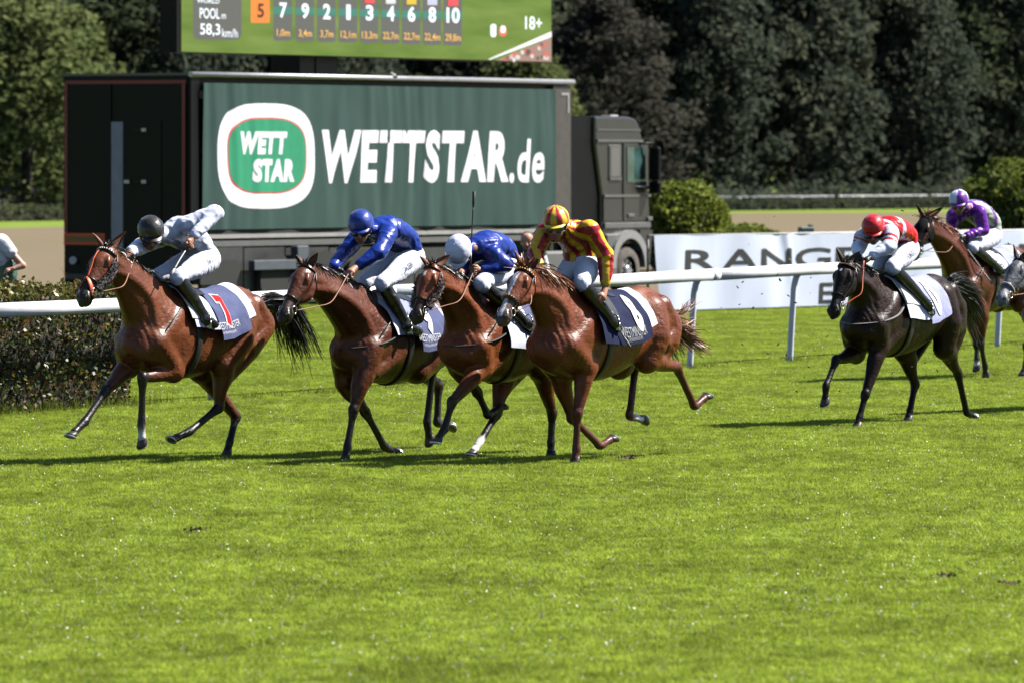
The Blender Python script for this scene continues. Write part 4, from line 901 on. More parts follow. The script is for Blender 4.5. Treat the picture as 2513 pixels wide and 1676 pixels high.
def build_horse(h):
    fr = h['fr']; V, Q, C = horse_body(h)
    cmat = coat_mat()
    if h['id'] == 'darkhorse':
        cmat = cmat.copy(); cmat.name = 'horse_coat_dark'; b_ = cmat.node_tree.nodes['Principled BSDF']; b_.inputs['Specular IOR Level'].default_value = .14; b_.inputs['Coat Weight'].default_value = .09
    root = mk('racehorse', V, Q, cmat, col=C, smooth=True, loc=fr.loc, rot=(0, 0, HROT)); tag(root, h['label'], 'horse', 'racehorses galloping down the straight'); h['root'] = root
    J, hf = h['_J'], h['_hf']; Pc, a, b, k = hf; base = np.array(h['coat'])
    for K in ('LF', 'RF', 'LH', 'RH'):
        m, m2 = lathe_hoof(fr, J[K + 'f'], J[K + 'h'], 0); o = m.build('hoof', h.get('hoofmat', HOOF), root); m2.build('shoe', SHOE, o)
    hc = pm('hair_' + h['hair'], {'black': (.012, .010, .010), 'chestnut': (.22, .075, .028), 'bronze': (.20, .085, .045), 'grey': (.10, .10, .11), 'brownblack': (.030, .018, .012)}[h['hair']], rough=.38, spec=.5, var=.3, vscale=9)
    tcol = pm('hair_' + h.get('tailhair', h['hair']), {'black': (.012, .010, .010), 'chestnut': (.22, .075, .028), 'bronze': (.20, .085, .045), 'grey': (.10, .10, .11), 'brownblack': (.030, .018, .012)}[h.get('tailhair', h['hair'])], rough=.38, spec=.5, var=.3, vscale=9)
    for sd in (1, -1):
        c = head_pt(hf, .182, sd * 1.13, 1.0, -.010); m = MB(); m.add(*ellipsoid(c, [a * .026, A3(0, .016, 0) + b * .006, b * .021]), sm=True); m.build('eye', EYE, root)
        c = head_pt(hf, .588, sd * .98, 1.0, -.004); m = MB(); m.add(*ellipsoid(c, [a * .026 + A3(0, -.006 * sd, 0), A3(0, .014, 0) + b * .004, b * .017]), sm=True); m.build('nostril', NOSTRIL, root)
        # ear: a leaf-shaped, hollow cone
        p0 = head_pt(hf, .012, sd * .62, 1.0, -.012); tip = fr.L(*h['ears'][0 if sd > 0 else 1], .085 * sd) if h.get('ears') else p0 - a * .13 + b * .06
        ax = tip - p0; ln = np.linalg.norm(ax); ax /= ln; face = A3(.75, .65 * sd, .1); face -= ax * (face @ ax); face /= np.linalg.norm(face); sdv = np.cross(ax, face); P = []
        for i in range(9):
            t = i / 8; w = .036 * math.sin(math.pi * (.18 + .82 * t) ** .8) ** .8 + .002; row = []
            for j in range(9):
                q = (j - 4) / 4; row.append(p0 + ax * ln * t * (1 - .03 * q * q) + sdv * w * math.sin(q * 1.9) / .95 - face * w * .9 * (math.cos(q * 1.5)) + face * .012)
            P.append(row)
        m = MB(); m.grid(P); m.grid([[q + face * .004 - sdv * 0 for q in row][::-1] for row in P]); m.build('ear', h.get('earmat', pm('ear_' + h['id'], tuple(base * 1. + .004), rough=.6)), root)
    # mane along the crest and forelock
    r = np.random.default_rng(sum(map(ord, h['id']))); crest = catmull(h['_crest'], 8); paths = []
    for i in range(h.get('nmane', 420)):
        t = r.uniform(.02, .99); x = t * (len(crest) - 1); j = min(int(x), len(crest) - 2); p = crest[j] + (crest[j + 1] - crest[j]) * (x - j); sd = r.choice([1, -1], p=[.45, .55])
        L_ = r.uniform(.07, .17) * h.get('mane', 1.) * (.6 + .4 * t); fl = r.normal(0, .35, 3); d = A3(-.75, .35 * sd, .35) + fl * .6; d /= np.linalg.norm(d); P = []
        for s_ in np.linspace(0, 1, 6): P.append(p - A3(0, 0, .015) + d * L_ * s_ + A3(0, .05 * sd * s_ * s_, -.10 * h.get('mane', 1.) * s_ * s_) + r.normal(0, .004, 3) * s_)
        paths.append(np.array(P))
    for i in range(h.get('nfore', 70)):
        p = head_pt(hf, r.uniform(-.01, .04), r.uniform(-.5, .5), 1., 0); d = (b * .6 - a * .5 + r.normal(0, .5, 3)); d /= np.linalg.norm(d); L_ = r.uniform(.05, .12) * h.get('mane', 1.)
        paths.append(np.array([p + d * L_ * s_ + A3(-.03, 0, -.02) * s_ * s_ + (-b * .02 + a * .0) for s_ in np.linspace(0, 1, 5)]))
    Vm, Fm = strands(None, paths, .0085, 2); mk('mane', Vm, Fm, hc, root)
    # tail
    T0 = A3(-1.46 * h['Lf'], 0, 1.33 + h['dz'] - h['p'] * 1.4); tp = [T0 + A3(.06, 0, .03)] + [fr.L(px, py, 0) if abs(px) > 20 else A3(px, 0, py) for px, py in h['tail']]
    tc = catmull(tp, 6); paths = []; n = len(tc); sp = h.get('tspread', .11); seg_len = np.sum(np.linalg.norm(np.diff(tc, axis=0), axis=1))
    for i in range(int(1.6 * h.get('ntail', 420))):
        if i == 0: clumps = r.normal(size=(16, 3)) * [1, .8, 1]
        o = clumps[r.integers(16)] + r.normal(size=3) * .30; st = r.uniform(0, .35); en = r.uniform(.62, 1.0); w_ = r.normal(size=3); ph = r.uniform(0, 6.28); P = []
        for s_ in np.linspace(st, en, 11):
            x = s_ * (n - 1); j = min(int(x), n - 2); p = tc[j] + (tc[j + 1] - tc[j]) * (x - j); P.append(p + o * (.016 + sp * s_ ** 1.2 * .62) + w_ * .025 * math.sin(s_ * 7 + ph) * s_)
        paths.append(np.array(P))
    Vm, Fm = strands(None, paths, .0075, 3); mk('tail', Vm, Fm, tcol, root); m = MB(); m.tube(tc[:max(3, n // 3)], np.linspace(.042, .015, max(3, n // 3)), 0, 8); m.build('tail_dock', tcol, root)
    # bridle
    br = MB(); lm = LEATHER
    strap(br, band(hf, .04, .04, -1.75, 1.75, .008), .010, .004); strap(br, band(hf, .40, .40, -3.14, 3.14, .006), .011, .004)
    for sd in (1, -1): strap(br, band(hf, .04, .50, sd * 1.62, sd * 1.72, .007), .010, .004); strap(br, np.array([head_pt(hf, .03, sd * 1.7, 1, .01), Pc + a * .16 * k - b * .10 * k + A3(0, .118 * sd, 0), Pc + a * .24 * k - b * .155 * k + A3(0, .03 * sd, 0)]), .008, .004)
    bridle = br.build('bridle', lm, root)
    def sub(name, P, wd, th, mat, n=6): m = MB(); m.tube(P, wd, 0, n, ry=th); return m.build(name, mat, bridle)
    bw = h.get('browband')
    if bw:
        P = band(hf, .060, .060, -1.6, 1.6, .012, n=29); sub('browband', P, .012, .006, pm('band_' + bw[0], bw[0 + 1], rough=.4)); mt = pm('beads_' + bw[0], bw[2], rough=.35)
        m = MB()
        for i in range(2, 27, 2): m.add(*ellipsoid(P[i] + (b * .3 - a) * .004 + (P[i] - Pc - a * .06 * k) * .06, [a * .010, A3(0, .009, 0), b * .007], 6, 4), sm=True)
        m.build('browband_beads', mt, bridle)
    for nm, nb in h.get('noseband', {}).items():
        P = band(hf, nb[2], nb[2], -2.2, 2.2, .013, n=31); sub(nm, P, nb[3] if len(nb) > 3 else .013, .005, pm('strap_' + h['id'] + nm, nb[0], rough=.45))
        if nb[1]:
            m = MB()
            for i in range(5, 26, 2): m.add(*ellipsoid(P[i] + b * .004, [a * .010, A3(0, .009, 0), b * .009], 6, 4), sm=True)
            m.build('noseband_beads', pm('nbeads_' + h['id'], nb[1], rough=.35), bridle)
    if h.get('face_strap'):
        fs = pm('strap_orange', (.62, .10, .03), rough=.45); sub('face_strap', np.array([head_pt(hf, t, q, 1., .010) for t, q in zip(np.linspace(.05, .40, 12), np.linspace(-.25, .0, 12))]), .009, .004, fs)
        for sd in (1, -1): sub('cheek_strap', np.array([head_pt(hf, t, q * sd, 1., .012) for t, q in zip(np.linspace(.40, .53, 8), np.linspace(.0, 1.75, 8))]), .022, .005, fs)
        sub('chin_strap', band(hf, .53, .53, 1.75, 4.53, .020), .014, .005, fs)
    for sd in (1, -1):
        bc_ = head_pt(hf, .495, sd * 1.78, 1., .020); m = MB(); R_ = .036
        m.tube([bc_ + a * R_ * math.cos(t) + b * R_ * math.sin(t) for t in np.linspace(0, 2 * math.pi, 20)], .005, 0, 6, cap=False); m.build('bit_ring', STEEL, bridle)
        hand = fr.L(*h['hands'][0 if sd > 0 else 1][:2], h['hands'][0 if sd > 0 else 1][2]) if h.get('hands') else A3(.25, .09 * sd, 1.62)
        mid = (bc_ + hand) / 2 + A3(0, .10 * sd, -.10); P = catmull([bc_ - b * .01, bc_ * .7 + hand * .3 + A3(0, .06 * sd, -.07), mid, bc_ * .25 + hand * .75 + A3(0, .05 * sd, -.06), hand, hand + A3(.07, .02 * sd, -.09)], 5)
        sub('rein', P, .0085, .0045, h.get('reinmat', TAN))
    if h.get('sheepskin'):
        mt = pm('sheepskin_' + h['id'], h['sheepskin'], rough=.95, sheen=.6, bump=1., bscale=60)
        for sd in (1, -1):
            P = band(hf, .13, .46, sd * 1.72, sd * 1.80, .034, n=26); tube_ = MB(); tube_.tube(P, .036 * np.sin(np.linspace(.5, 2.64, 26)) ** .4, 0, 14); V = np.array(tube_.V); V += np.random.default_rng(4).normal(0, .004, V.shape)
            rr_ = np.random.default_rng(5); o = mk('sheepskin_cheekpiece', V, tube_.F, mt, root, smooth=True); ps = []
            for i in range(700): j = rr_.integers(0, len(V)); c = P[min(25, j // 14)]; d = V[j] - c; d /= np.linalg.norm(d) + 1e-9; ps.append(np.array([V[j] - d * .004, V[j] + d * .006 + rr_.normal(0, .003, 3), V[j] + d * .013 + rr_.normal(0, .006, 3)]))
            Vs, Fs = strands(None, ps, .004, 8); mk('fleece', Vs, Fs, mt, o)
    if h.get('hood'):
        f = Field(*(lambda A_: (A_.min(0) - .14, A_.max(0) + .14))(np.array([Pc, Pc + a * .42 * k])), .011); n_ = 7
        f.loft([Pc + a * t * k + b * o * k for t, o, w, q in HT[:n_]], [b] * n_, [w * k + .010 for _, _, w, _ in HT[:n_]], [q * k + .010 for _, _, _, q in HT[:n_]], k=.03, sub=3, cap=.03, egg=.12)
        for sd in (1, -1): f.chain([Pc + a * .15 * k - b * .075 * k + A3(0, .052 * sd, 0), Pc + a * .25 * k - b * .085 * k + A3(0, .05 * sd, 0)], [.070, .066], .03)
        Vh, Qh, _ = f.skin(1); mk('hood', Vh, Qh, pm('hood_black', (.006, .006, .008), rough=.85, spec=.08, bump=.2, bscale=40), root, smooth=True)
        for sd in (1, -1): c = head_pt(hf, .185, sd * 1.13, 1.0, .008); m = MB(); m.add(*ellipsoid(c, [a * .032, A3(0, .014, 0), b * .026]), sm=True); m.build('eye_cup', EYE, root)
    return root

# ------------------------------------------------------------------ saddle cloth, saddle
def drape(h, u0, u1, a0, a1, off, nu=26, na=40, skew=0., wav=.006, seed=0):
    P = []
    for i in range(nu):
        row = []
        for j in range(na):
            s_ = i / (nu - 1); t = j / (na - 1); ang = a0 + (a1 - a0) * t; u = u0 + (u1 - u0) * s_ + skew * abs(ang)
            o = off + wav * mnoise.noise((u * 5, ang * 3, seed)) * 2 + .012 * max(0, abs(ang) - 1.2); row.append(on_torso(h, u * h['Lf'], ang, o))
        P.append(row)
    return np.array(P)
def solid_sheet(P, th=.006):
    """a sheet with thickness from a grid of points"""
    a, b = P.shape[:2]; du = np.gradient(P, axis=0); dv = np.gradient(P, axis=1); N = np.cross(du, dv); N /= np.linalg.norm(N, axis=2)[..., None] + 1e-9
    m = MB(); 
    if (N[a // 2, b // 2] @ A3(0, 0, 1)) < 0: N = -N
    T = P + N * th; m.grid(T); m.grid(P[:, ::-1]); ring = [(i, 0) for i in range(a)] + [(a - 1, j) for j in range(1, b)] + [(i, b - 1) for i in range(a - 2, -1, -1)] + [(0, j) for j in range(b - 2, 0, -1)]
    V = [P[q] for q in ring] + [T[q] for q in ring]; n = len(ring); m.add(V, [(i, (i + 1) % n, (i + 1) % n + n, i + n) for i in range(n)]); return m
def build_tack(h):
    fr = h['fr']; c = h['cloth']; loc, rot = fr.loc, (0, 0, HROT)
    # under-cloth (white sheet showing behind and before the number cloth)
    if c.get('under'):
        u0, u1, am = c['under']; m = solid_sheet(drape(h, u0, u1, -am, am, .050, skew=c.get('uskew', -.06), seed=2)); o = m.build('saddle_sheet', pm('sheet_white', (.66, .69, .80), spec=.1, rough=.8, var=.05, bump=.3, bscale=9), loc=loc, rot=rot); tag(o, c['ulabel'], 'saddle sheet', 'white sheets under the saddles')  # white sheet holds the same painted blue of shade
    u0, u1, am = c['num']; P = drape(h, u0, u1, -am, am, .062, 30, 46, skew=c.get('skew', -.06), seed=5); cm = pm('cloth_' + c['colname'], c['col'], rough=.85, spec=.08, var=.15, vscale=6, bump=.5, bscale=10)
    m = solid_sheet(P); root = m.build('saddle_cloth', cm, loc=loc, rot=rot); tag(root, c['label'], 'saddle cloth', 'number cloths under the saddles')
    def put(s, name, uc, ac, w, hgt, mat, off, shear=0., bold=.03):
        V, Fs = text2d(s, w, hgt, shear, bold, 3); O = []
        for x, y in V:                                            # x runs backwards along the flank, y up
            ang = ac - (y - hgt / 2) / .31; u = uc * h['Lf'] - (x - w / 2) - .06 * 0 + c.get('skew', -.06) * (abs(ang) - abs(ac)) * h['Lf']; O.append(on_torso(h, u, ang, .074 + off + .012 * max(0, abs(ang) - 1.2) + .012 * mnoise.noise((u / h['Lf'] * 5, ang * 3, 5))))
        return mk(name, O, Fs, mat, root)
    if c.get('no'):
        s, uc, ac, w, hg, nm, col, outl = c['no']; 
        if outl: put(s, 'number_outline', uc, ac, w + .030, hg + .036, pm('number_white', (.62, .62, .63), rough=.8, spec=.08), .0, 0, .115)
        put(s, 'number', uc, ac, w, hg, pm(nm, col, rough=.8, spec=.08), .004, 0, .06)
    if c.get('text'):
        s, uc, ac, w, hg, col = c['text']; mt = pm('text_' + c['colname'], tuple(min(.8, v * 1.7) for v in col), rough=.8, spec=.08); put(s, 'lettering', uc, ac, w * 1.15, hg * 1.05, mt, .0, 0, -.004); put('UNTERNEHMENSGRUPPE', 'lettering', uc, ac + .15, w * .66, hg * .36, mt, .0, 0, -.006)
    # saddle with flaps, girth and irons
    e = empty('saddle', loc, HROT, c['slabel'], 'saddle', 'racing saddles')
    m = solid_sheet(drape(h, -.02, -.40, -.55, .55, .060, 16, 20, wav=.0), .02); m.build('seat', LEATHER, e)
    for sd in (1, -1):
        m = solid_sheet(drape(h, .02, -.24, sd * .5, sd * 1.25, .062, 14, 14, skew=-.03, wav=.0), .008); m.build('flap', pm('flap_' + c.get('flapname', 'black'), c.get('flap', (.014, .013, .013)), rough=.45, var=.1, bump=.2, bscale=12), e)
        q = h['feet'][0 if sd > 0 else 1]; ft = fr.L(*q) if abs(q[0]) > 20 else A3(*q)
        m = MB(); m.tube([on_torso(h, -.15, sd * .9, .06), ft + A3(.02, 0, .10)], .012, 0, 6, ry=.004); 
        for t in np.linspace(0, math.pi, 9)[:-1]:
            t2 = t + math.pi / 8; m.tube([ft + A3(0.02, .052 * math.cos(t), -.02 + .13 * math.sin(t)), ft + A3(.02, .052 * math.cos(t2), -.02 + .13 * math.sin(t2))], .008, 0, 6)
        m.tube([ft + A3(.02, -.055, -.025), ft + A3(.02, .055, -.025)], .012, 0, 6, ry=.02); m.build('stirrup', pm('stirrup_metal', (.35, .35, .36), rough=.3, metal=.9), e)
    m = MB(); 
    for uu in (-.16,):
        P = [on_torso(h, uu * h['Lf'], q, .010) for q in np.linspace(.95, 2 * math.pi - .95, 40)]; m.tube(P, .045, 0, 6, ry=.006)
    m.build('girth', pm('girth_black', (.012, .012, .014), rough=.55), e)
    if c.get('breast'):
        P = [on_torso(h, -.05, 1.2, .02)] + [A3(u * h['Lf'], y, z + h['dz']) for u, y, z in ((.12, .29, 1.18), (.34, .275, 1.12), (.50, .15, 1.09), (.57, 0, 1.08), (.50, -.15, 1.09), (.34, -.275, 1.12), (.12, -.29, 1.18))] + [on_torso(h, -.05, -1.2, .02)]
        m = MB(); m.tube(catmull(P, 4), .018, 0, 6, ry=.005); m.build('breast_girth', pm('breast_' + c['breast'][0], c['breast'][1], rough=.6), e)
    if c.get('mart'):
        P = [A3(.02, .22, 1.40 + h['dz']), A3(.26, .265, 1.24 + h['dz']), A3(.42, .20, 1.08 + h['dz']), A3(.56, .02, .99 + h['dz']), A3(.42, -.20, 1.08 + h['dz']), A3(.26, -.265, 1.24 + h['dz']), A3(.02, -.22, 1.40 + h['dz'])]
        m = MB(); m.tube(catmull(P, 5), .011, 0, 6, ry=.005); m.build('breastplate', LEATHER, e)
    return root
# ------------------------------------------------------------------ people
SKIN = (.42, .20, .13)
def wrinkle(V, Q, amp, fr_=9., seed=0):
    N = vnormals(V, Q); o = np.array([0.] * len(V))
    for i, p in enumerate(V):
        w = Vector((p[0] * fr_ + seed, p[1] * fr_ * .8, p[2] * fr_)); q = mnoise.noise_vector(w * .35) * 1.3; o[i] = (1 - 2 * abs(mnoise.noise(w + q))) + .5 * (1 - 2 * abs(mnoise.noise(w * 2.1 + q)))
    return V + N * (o * amp)[:, None]
def hand(f, wr, hd_, grip, skin, hold=True):
    """palm, four bent fingers of unequal length closing round the grip axis, and a thumb leaving the side of the palm"""
    d = hd_ - wr; d /= np.linalg.norm(d) + 1e-9; g = np.asarray(grip, float); g = g - d * (g @ d); g /= np.linalg.norm(g) + 1e-9; dn = np.cross(d, g); dn = dn if dn[2] < 0 else -dn
    f.chain([wr, wr + d * .03, hd_], [.026, .030, .033], .012, skin)
    f.chain([hd_ - g * .026, hd_ + g * .026], [.022, .022], .012, skin)
    for i, L_ in enumerate((.9, 1.0, .95, .78)):
        r0 = hd_ + g * (-.033 + .022 * i) + d * .022; a = r0 + d * .030 * L_ + dn * .012; b = a + dn * .030 * L_ - d * .004; c = b - d * .026 * L_ + dn * .006
        f.chain([r0, a, b, c], [.0115, .0105, .0100, .009], .004, skin, sub=2)
    t0 = hd_ - g * .036 - d * .02; f.chain([t0, t0 - g * .014 + d * .028 + dn * .016, t0 - g * .004 + d * .050 + dn * .030], [.013, .0115, .010], .006, skin, sub=2)
def build_person(name, label, loc, rz, J, sp, group=None):
    """J: joints in the person's own axes (x forwards, y left, z up). sp: clothes."""
    skin = np.array(sp.get('skin', SKIN)); P = {k: np.asarray(v, float) for k, v in J.items()}; fw = P['face']; fw = fw / np.linalg.norm(fw); upv = P.get('hup'); 
    sdv = np.cross(A3(0, 0, 1), fw); sdv /= np.linalg.norm(sdv); hu = np.cross(fw, sdv); H = P['head']
    pts = np.array([v for k, v in P.items() if k not in ('face', 'hup', 'gripL', 'gripR')] + [H + hu * .15, H - hu * .2 + fw * .1]); lo, hi = pts.min(0) - .17, pts.max(0) + .17
    side = P['sL'] - P['sR']; side /= np.linalg.norm(side)
    tor = [P['pel'], P['mid'], P['che'], P['nek']]; T = catmull(tor, 2); ups = []
    for i in range(4):
        t = (tor[min(i + 1, 3)] - tor[max(i - 1, 0)]); q = np.cross(t, side); q /= np.linalg.norm(q); ups.append(q)
    f = Field(lo, hi, .0072)
    f.loft(tor, ups, [.145, .130, .155, .075], [.105, .095, .105, .06], side, k=.03, col=skin, sub=4, cap=.05)
    f.chain([P['nek'], P['nek'] * .45 + H * .55 - hu * .03, H - hu * .04], [.06, .055, .06], .03, skin)
    sk = H + hu * .01; f.chain([sk - fw * .02, sk + fw * .02], [.092, .090], .02, skin)
    f.chain([H + fw * .030 - hu * .02, H + fw * .045 - hu * .075, H + fw * .055 - hu * .125], [.076, .066, .040], .025, skin)
    for sd in (1, -1): f.chain([H + fw * .01 - hu * .07 + sdv * .055 * sd, H + fw * .052 - hu * .118 + sdv * .018 * sd], [.03, .024], .02, skin); f.chain([H + fw * .085 - hu * .058 + sdv * .042 * sd, H + fw * .08 - hu * .065 + sdv * .05 * sd], [.016, .016], .012, skin)
    f.chain([H + fw * .108 - hu * .020, H + fw * .125 - hu * .055, H + fw * .128 - hu * .066], [.010, .013, .016], .010, skin)                # nose
    for sd in (1, -1): f.ball(H + fw * .116 - hu * .068 + sdv * .013 * sd, .010, .006, skin)
    lip = np.array((.36, .10, .09)); f.chain([H + fw * .100 - hu * .096 + sdv * .022, H + fw * .110 - hu * .095, H + fw * .100 - hu * .096 - sdv * .022], [.006, .009, .006], .005, lip); f.chain([H + fw * .098 - hu * .107 + sdv * .018, H + fw * .106 - hu * .107, H + fw * .098 - hu * .107 - sdv * .018], [.006, .009, .006], .005, lip)
    for sd in (1, -1): e0 = H - fw * .005 - hu * .045 + sdv * .088 * sd; f.chain([e0 + hu * .025, e0 - fw * .012, e0 - hu * .03], [.012, .015, .010], .006, skin)
    gl = sp.get('glove', {})
    for s_ in 'LR':
        f.chain([P['s' + s_], P['e' + s_] * .5 + P['s' + s_] * .5, P['e' + s_]], [.056, .050, .042], .03, skin); f.chain([P['e' + s_], P['e' + s_] * .6 + P['w' + s_] * .4, P['w' + s_]], [.042, .040, .027], .02, skin)
        hand(f, P['w' + s_], P['h' + s_], P.get('grip' + s_, A3(0, 1, 0)), np.array(gl.get(s_, skin)))
        f.chain([P['p' + s_], P['p' + s_] * .5 + P['k' + s_] * .5, P['k' + s_]], [.085, .078, .056], .03, skin); f.chain([P['k' + s_], P['k' + s_] * .6 + P['a' + s_] * .4, P['a' + s_]], [.055, .052, .036], .02, skin); f.chain([P['a' + s_], P['t' + s_]], [.034, .028], .02, skin)
    V, Q, C = f.skin(1)
    root = mk(name, V, Q, pm('skin', attr=True, rough=.45, var=.08, vscale=20, spec=.4, bump=.06, bscale=90), col=C, smooth=True, loc=loc, rot=(0, 0, rz)); tag(root, label, 'person', group)
    # shirt / silks
    si = sp['silks']; f = Field(lo, hi, .0092); c0 = np.array(si.get('col', (.5, .5, .5))); cs = np.array(si.get('sleeve', c0)); q = si.get('loose', .016)
    f.loft([P['pel'] * .72 + P['mid'] * .28, P['mid'], P['che'], P['nek'] * .75 + P['che'] * .25], ups, [.150 + q, .152 + q, .165 + q, .105 + q], [.108 + q, .112 + q, .118 + q, .07 + q], side, k=.03, col=c0, sub=4, cap=.045)
    ea = 1.0 if si.get('short', 1.) >= 1 else .42
    f.chain([P['nek'] * .8 + P['che'] * .2, P['nek'] * .75 + P['head'] * .25 - hu * .012], [.080, .062], .03, c0)
    for s_ in 'LR':
        f.chain([P['che'] * .3 + P['s' + s_] * .7, P['s' + s_], P['e' + s_] * ea * .5 + P['s' + s_] * (1 - ea * .5), P['e' + s_] * ea + P['s' + s_] * (1 - ea)], np.array([.076, .068, .060, .052]) + q, .028, [c0, c0, cs, cs])
        en = si.get('short', 1.0); w = P['e' + s_] + (P['w' + s_] - P['e' + s_]) * .94
        if en >= 1: f.chain([P['e' + s_], P['e' + s_] * .5 + w * .5, w], np.array([.052, .046, .032]) + q * .9, .03, cs)
    V, Q, C = f.skin(2); V0 = V.copy(); V = wrinkle(V, Q, si.get('fold', .0085), 8.0, sp.get('seed', 0))
    if 'paint' in si: C = si['paint'](V0, C, P, side, fw, vnormals(V0, Q))
    sm_ = pm(si.get('mat', 'silk'), attr=True, rough=si.get('rough', .34), var=.04, vscale=9, spec=.45, bump=.16, bscale=15)
    mk('silks' if si.get('mat', 'silk') == 'silk' else 'shirt', V, Q, sm_, root, col=C, smooth=True)
    # breeches / shorts
    b = sp['breeches']; f = Field(lo, hi, .0092); q = .014; c0 = np.array(b['col']); f.loft([P['pel'] * .55 + P['mid'] * .45, P['pel'], P['pel'] * 1.35 - P['mid'] * .35], [ups[0]] * 3, [.150, .160, .11], [.112, .122, .085], side, k=.03, col=c0, sub=4, cap=.03)
    for s_ in 'LR':
        kk = P['k' + s_] + (P['a' + s_] - P['k' + s_]) * b.get('below', .10); rk = .064 if not b.get('wide') else .10
        f.chain([P['pel'] * .4 + P['p' + s_] * .6, P['p' + s_] * .6 + P['k' + s_] * .4, P['p' + s_] * .25 + P['k' + s_] * .75, P['k' + s_]] + ([kk] if b.get('below', .1) > 0 else []), [.125, .105, .080, rk + .008] + ([rk] if b.get('below', .1) > 0 else []), .04, c0)
    V, Q, C = f.skin(2); V = wrinkle(V, Q, .005, 11, 5 + sp.get('seed', 0)); mk(b.get('name', 'breeches'), V, Q, pm(b.get('mat', 'breeches_cloth'), attr=True, rough=.55, var=.03, vscale=9, bump=.2, bscale=22), root, col=C, smooth=True)
    # boots
    bt = sp.get('boots', {})
    for s_ in 'LR':
        k_, a_, t_ = P['k' + s_], P['a' + s_], P['t' + s_]; d = (a_ - k_); m = Field(np.minimum(np.minimum(k_, a_), t_) - .13, np.maximum(np.maximum(k_, a_), t_) + .13, .0085); c = np.array(bt.get('col', (.012, .012, .012))); st = bt.get('from', .12)
        m.chain([k_ + d * st, k_ + d * (.45 if st < .45 else st + .1), k_ + d * .85, a_], [.068, .065, .047, .046], .02, c); dd = t_ - a_; ln = np.linalg.norm(dd); m.chain([a_ - dd / ln * .035 - A3(0, 0, .02), a_ * .5 + t_ * .5 - A3(0, 0, .005), t_], [.038, .043, .034], .02, c)
        V, Q, C = m.skin(1); V = wrinkle(V, Q, .003, 12, 9); mk('boot', V, Q, pm(bt.get('mat', 'boot_leather'), tuple(c), rough=bt.get('rough', .28), spec=.5, bump=.15, bscale=20), root, smooth=True)
    # helmet, peak, goggles, chin strap
    hc = sp.get('helmet')
    if hc:
        c = H + hu * .022 - fw * .006; rs, rf_, rh = .113, .135, .118; n, mm = 40, 16; V = []; C = []
        for i in range(mm + 1):
            t = (math.pi * .5 + .30) * i / mm
            for j in range(n):
                p = 2 * math.pi * j / n; drop = 1.0 if math.cos(p) < .2 else (1 - .16 * (math.cos(p) - .2)); tt = t * drop; V.append(c + fw * rf_ * math.sin(tt) * math.cos(p) + sdv * rs * math.sin(tt) * math.sin(p) + hu * rh * math.cos(tt)); C.append(hc['paint'](p, tt))
        V = np.array(V); V = V + (V - c) * np.array([.030 * mnoise.noise(Vector((v - c) * 22)) + .02 * mnoise.noise(Vector((v - c) * 50)) for v in V])[:, None]; Fs = [(i * n + j, (i + 1) * n + j, (i + 1) * n + (j + 1) % n, i * n + (j + 1) % n) for i in range(mm) for j in range(n)]
        o = mk('helmet', V, Fs, pm('cap_silk', attr=True, rough=.34, sheen=.1, bump=.25, bscale=14), root, col=np.array(C), smooth=True); so = o.modifiers.new('thick', 'SOLIDIFY'); so.thickness = -.012
        # piece seams of the cap
        m = MB()
        for j in range(0, n, 5): m.tube([c + (V[i * n + j] - c) * 1.008 for i in range(1, mm)], .0022, 0, 5)
        m.add(*ellipsoid(c + hu * rh, [fw * .012, sdv * .012, hu * .006], 8, 5), sm=True); m.build('cap_seam', pm('seam_' + hc['id'], hc['seam'], rough=.5), o)
        P_ = []
        for j in range(17):
            q = -1.15 + 2.3 * j / 16; base = c + fw * rf_ * .985 * math.cos(q) + sdv * rs * .985 * math.sin(q) - hu * .006; P_.append([base + (fw * math.cos(q * .6) + sdv * math.sin(q * .6) * .4) * (.052 * math.cos(q * 1.25) ** .6 if abs(q) < 1.2 else 0) * s_ - hu * .016 * s_ * s_ for s_ in (0, .35, .7, 1.)])
        m = MB(); m.grid(P_); m.grid([[v - hu * .005 for v in r_][::-1] for r_ in P_]); m.build('peak', pm('peak_' + hc['id'], hc['peak'], rough=.4), o)
        m = MB(); m.tube([c + fw * (rf_ + .003) * math.cos(t) + sdv * (rs + .003) * math.sin(t) - hu * (.012 + .010 * math.cos(t)) * 1. for t in np.linspace(0, 2 * math.pi, 40)], .007, 0, 6, cap=False, ry=.003); m.build('cap_band', pm('capband_' + hc['id'], hc.get('band', hc['peak']), rough=.4), o)
        m = MB()
        for sd in (1, -1): m.tube([H + sdv * .098 * sd + hu * .0, H + sdv * .088 * sd - hu * .07 + fw * .02, H + sdv * .045 * sd - hu * .135 + fw * .045, H - hu * .155 + fw * .045], .008, 0, 6, ry=.003)
        m.build('chin_strap', LEATHER, o)
        # goggles
        gz = []; 
        for i in range(5):
            v = -.064 + .052 * i / 4; gz.append([H + fw * (.118 + .006 * math.sin(i / 4 * math.pi)) * math.cos(q) ** .55 * 1.0 + sdv * .095 * math.sin(q) + hu * (v + .010 * (1 - abs(i - 2) / 2) * 0) for q in np.linspace(-1.25, 1.25, 21)])
        m = MB(); m.grid(gz); m.grid([r_[::-1] for r_ in [[v - fw * .012 for v in r_] for r_ in gz]]); g = m.build('goggles', pm('goggle_lens', (.010, .012, .018), rough=.08, spec=.9), root)
        m = MB()
        for k_ in (0, 4): m.tube(gz[k_], .006, 0, 6)
        for sd in (1, -1): m.tube([H + sdv * .093 * sd + fw * .035 - hu * .038, H + sdv * .104 * sd - fw * .03 - hu * .02, H + sdv * .06 * sd - fw * .11 - hu * .01], .012, 0, 6, ry=.003)
        m.build('goggle_frame', pm('goggle_frame', (.02, .02, .022), rough=.5), g)
    return root
